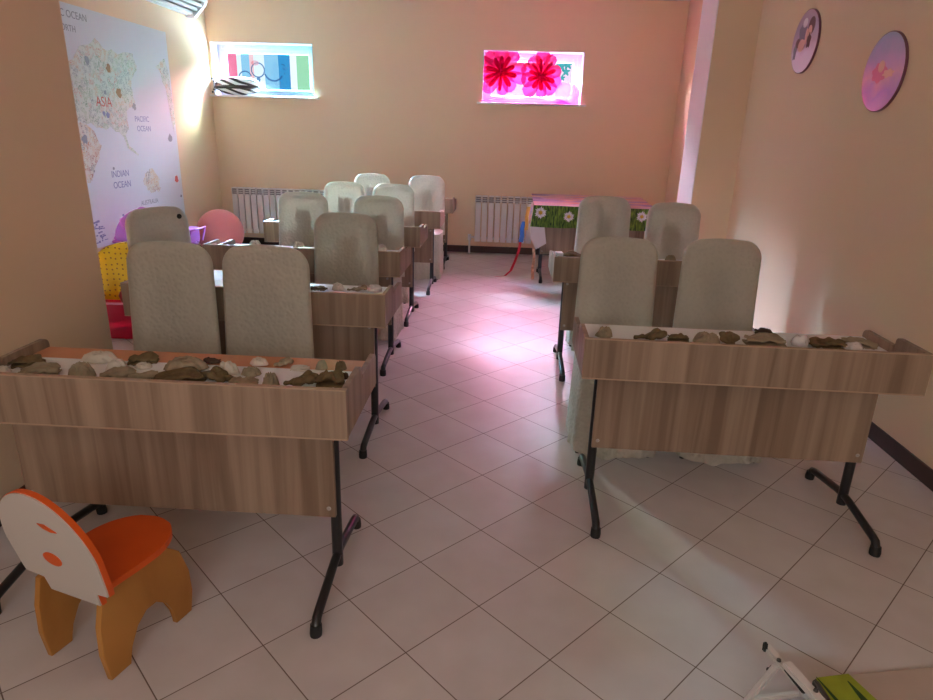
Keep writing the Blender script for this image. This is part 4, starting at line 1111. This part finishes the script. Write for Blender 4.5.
for (a, b, c, w) in ((( .985, 1.425), (1.005, 1.33), (1.03, 1.22), .026), ((.905, 1.432), (.935, 1.32), (.96, 1.2), .014), ((.955, 1.34), (.98, 1.28), (1.0, 1.2), .016)):
    bm = BM()
    pts = []; pr = []
    for i in range(13):
        s = i/12; x = (1-s)**2*a[0]+2*s*(1-s)*b[0]+s*s*c[0]; y = (1-s)**2*a[1]+2*s*(1-s)*b[1]+s*s*c[1]
        ww = w*math.sin(PI*(s*.7+.02)); pts.append((x-ww/2, y)); pr.append((x+ww/2, y))
    prism(bm, pts+pr[::-1], .1008, .1022, 'z'); obj('leaf_print', bm, 'dkgreen', t)
bm = BM(); bar(bm, (.905, 1.43, .09), (1.0, 1.452, .09), .01, .01); bar(bm, (.905, 1.43, .006), (.905, 1.43, .09), .012, .012); bar(bm, (1.0, 1.452, .006), (1.0, 1.452, .09), .012, .012); bar(bm, (.905, 1.43, .09), (.842, 1.165, .20), .012, .012); bar(bm, (1.0, 1.452, .09), (1.06, 1.2, .09), .01, .01)
obj('cloth_rail', bm, 'frame', t)
o = obj('pale_board', box(BM(), 0, .5, -.55, 0, 0, .012, .003), 'board', None, False, (1.052, 1.541, 0), (0, 0, math.radians(11)))
tag(o, 'pale flat board lying on the floor in the lower right corner', 'board')

# ------------------------------------------------------------------ light
w = bpy.data.worlds.new('daylight'); S.world = w; w.use_nodes = True
bg = w.node_tree.nodes['Background']; bg.inputs[0].default_value = (.86, .95, 1, 1); bg.inputs[1].default_value = .46
def area(name, loc, target, sx, sy, power, col):
    l = bpy.data.lights.new(name, 'AREA'); l.shape = 'RECTANGLE'; l.size = sx; l.size_y = sy; l.energy = power; l.color = col
    o = bpy.data.objects.new(name, l); COL.objects.link(o); o.location = loc
    o.rotation_euler = (Vector(target)-Vector(loc)).to_track_quat('-Z', 'Y').to_euler()
    return o
area('skylight_left', (-3.9, 9.9, 3.55), (-2.2, 6.5, 1.2), 2.4, 1.7, 10500, (.82, .92, 1))
area('skylight_right', (.2, 9.9, 3.55), (.2, 6.5, 1.2), 2.2, 1.7, 5200, (.94, .92, 1))
area('fill_light', (-.1, -1.9, 1.95), (-.1, 5, 1.55), 2.6, 1.1, 15, (.93, .97, 1))  # added unseen fill behind the camera, not a lamp of the room

# ------------------------------------------------------------------ camera
P_, R_, YAW, F_, H_ = .3256, .0299, math.radians(2.85), 645.5, 1.475
fw = Vector((0, math.cos(P_), -math.sin(P_))); rt = Vector((1, 0, 0)); up = rt.cross(fw)
c, s = math.cos(R_), math.sin(R_)
r2 = c*rt+s*up; u2 = -s*rt+c*up
rz = Matrix.Rotation(YAW, 3, 'Z')
r2, u2, f2 = rz @ r2, rz @ u2, rz @ fw
cam = bpy.data.cameras.new('camera'); cam.sensor_width = 36; cam.lens = 36*F_/933; cam.clip_start = .02
co = bpy.data.objects.new('camera', cam); COL.objects.link(co)
m = Matrix(((r2.x, u2.x, -f2.x, 0), (r2.y, u2.y, -f2.y, 0), (r2.z, u2.z, -f2.z, H_), (0, 0, 0, 1)))
co.matrix_world = m
S.camera = co
S.view_settings.view_transform = 'Standard'; S.view_settings.look = 'None'; S.view_settings.gamma = 1
S.view_settings.use_curve_mapping = False
S.view_settings.exposure = 1.3
S.cycles.use_denoising = True
S.cycles.sample_clamp_indirect = 8
S.cycles.diffuse_bounces = 6
S.cycles.max_bounces = 14
S.cycles.transparent_max_bounces = 16
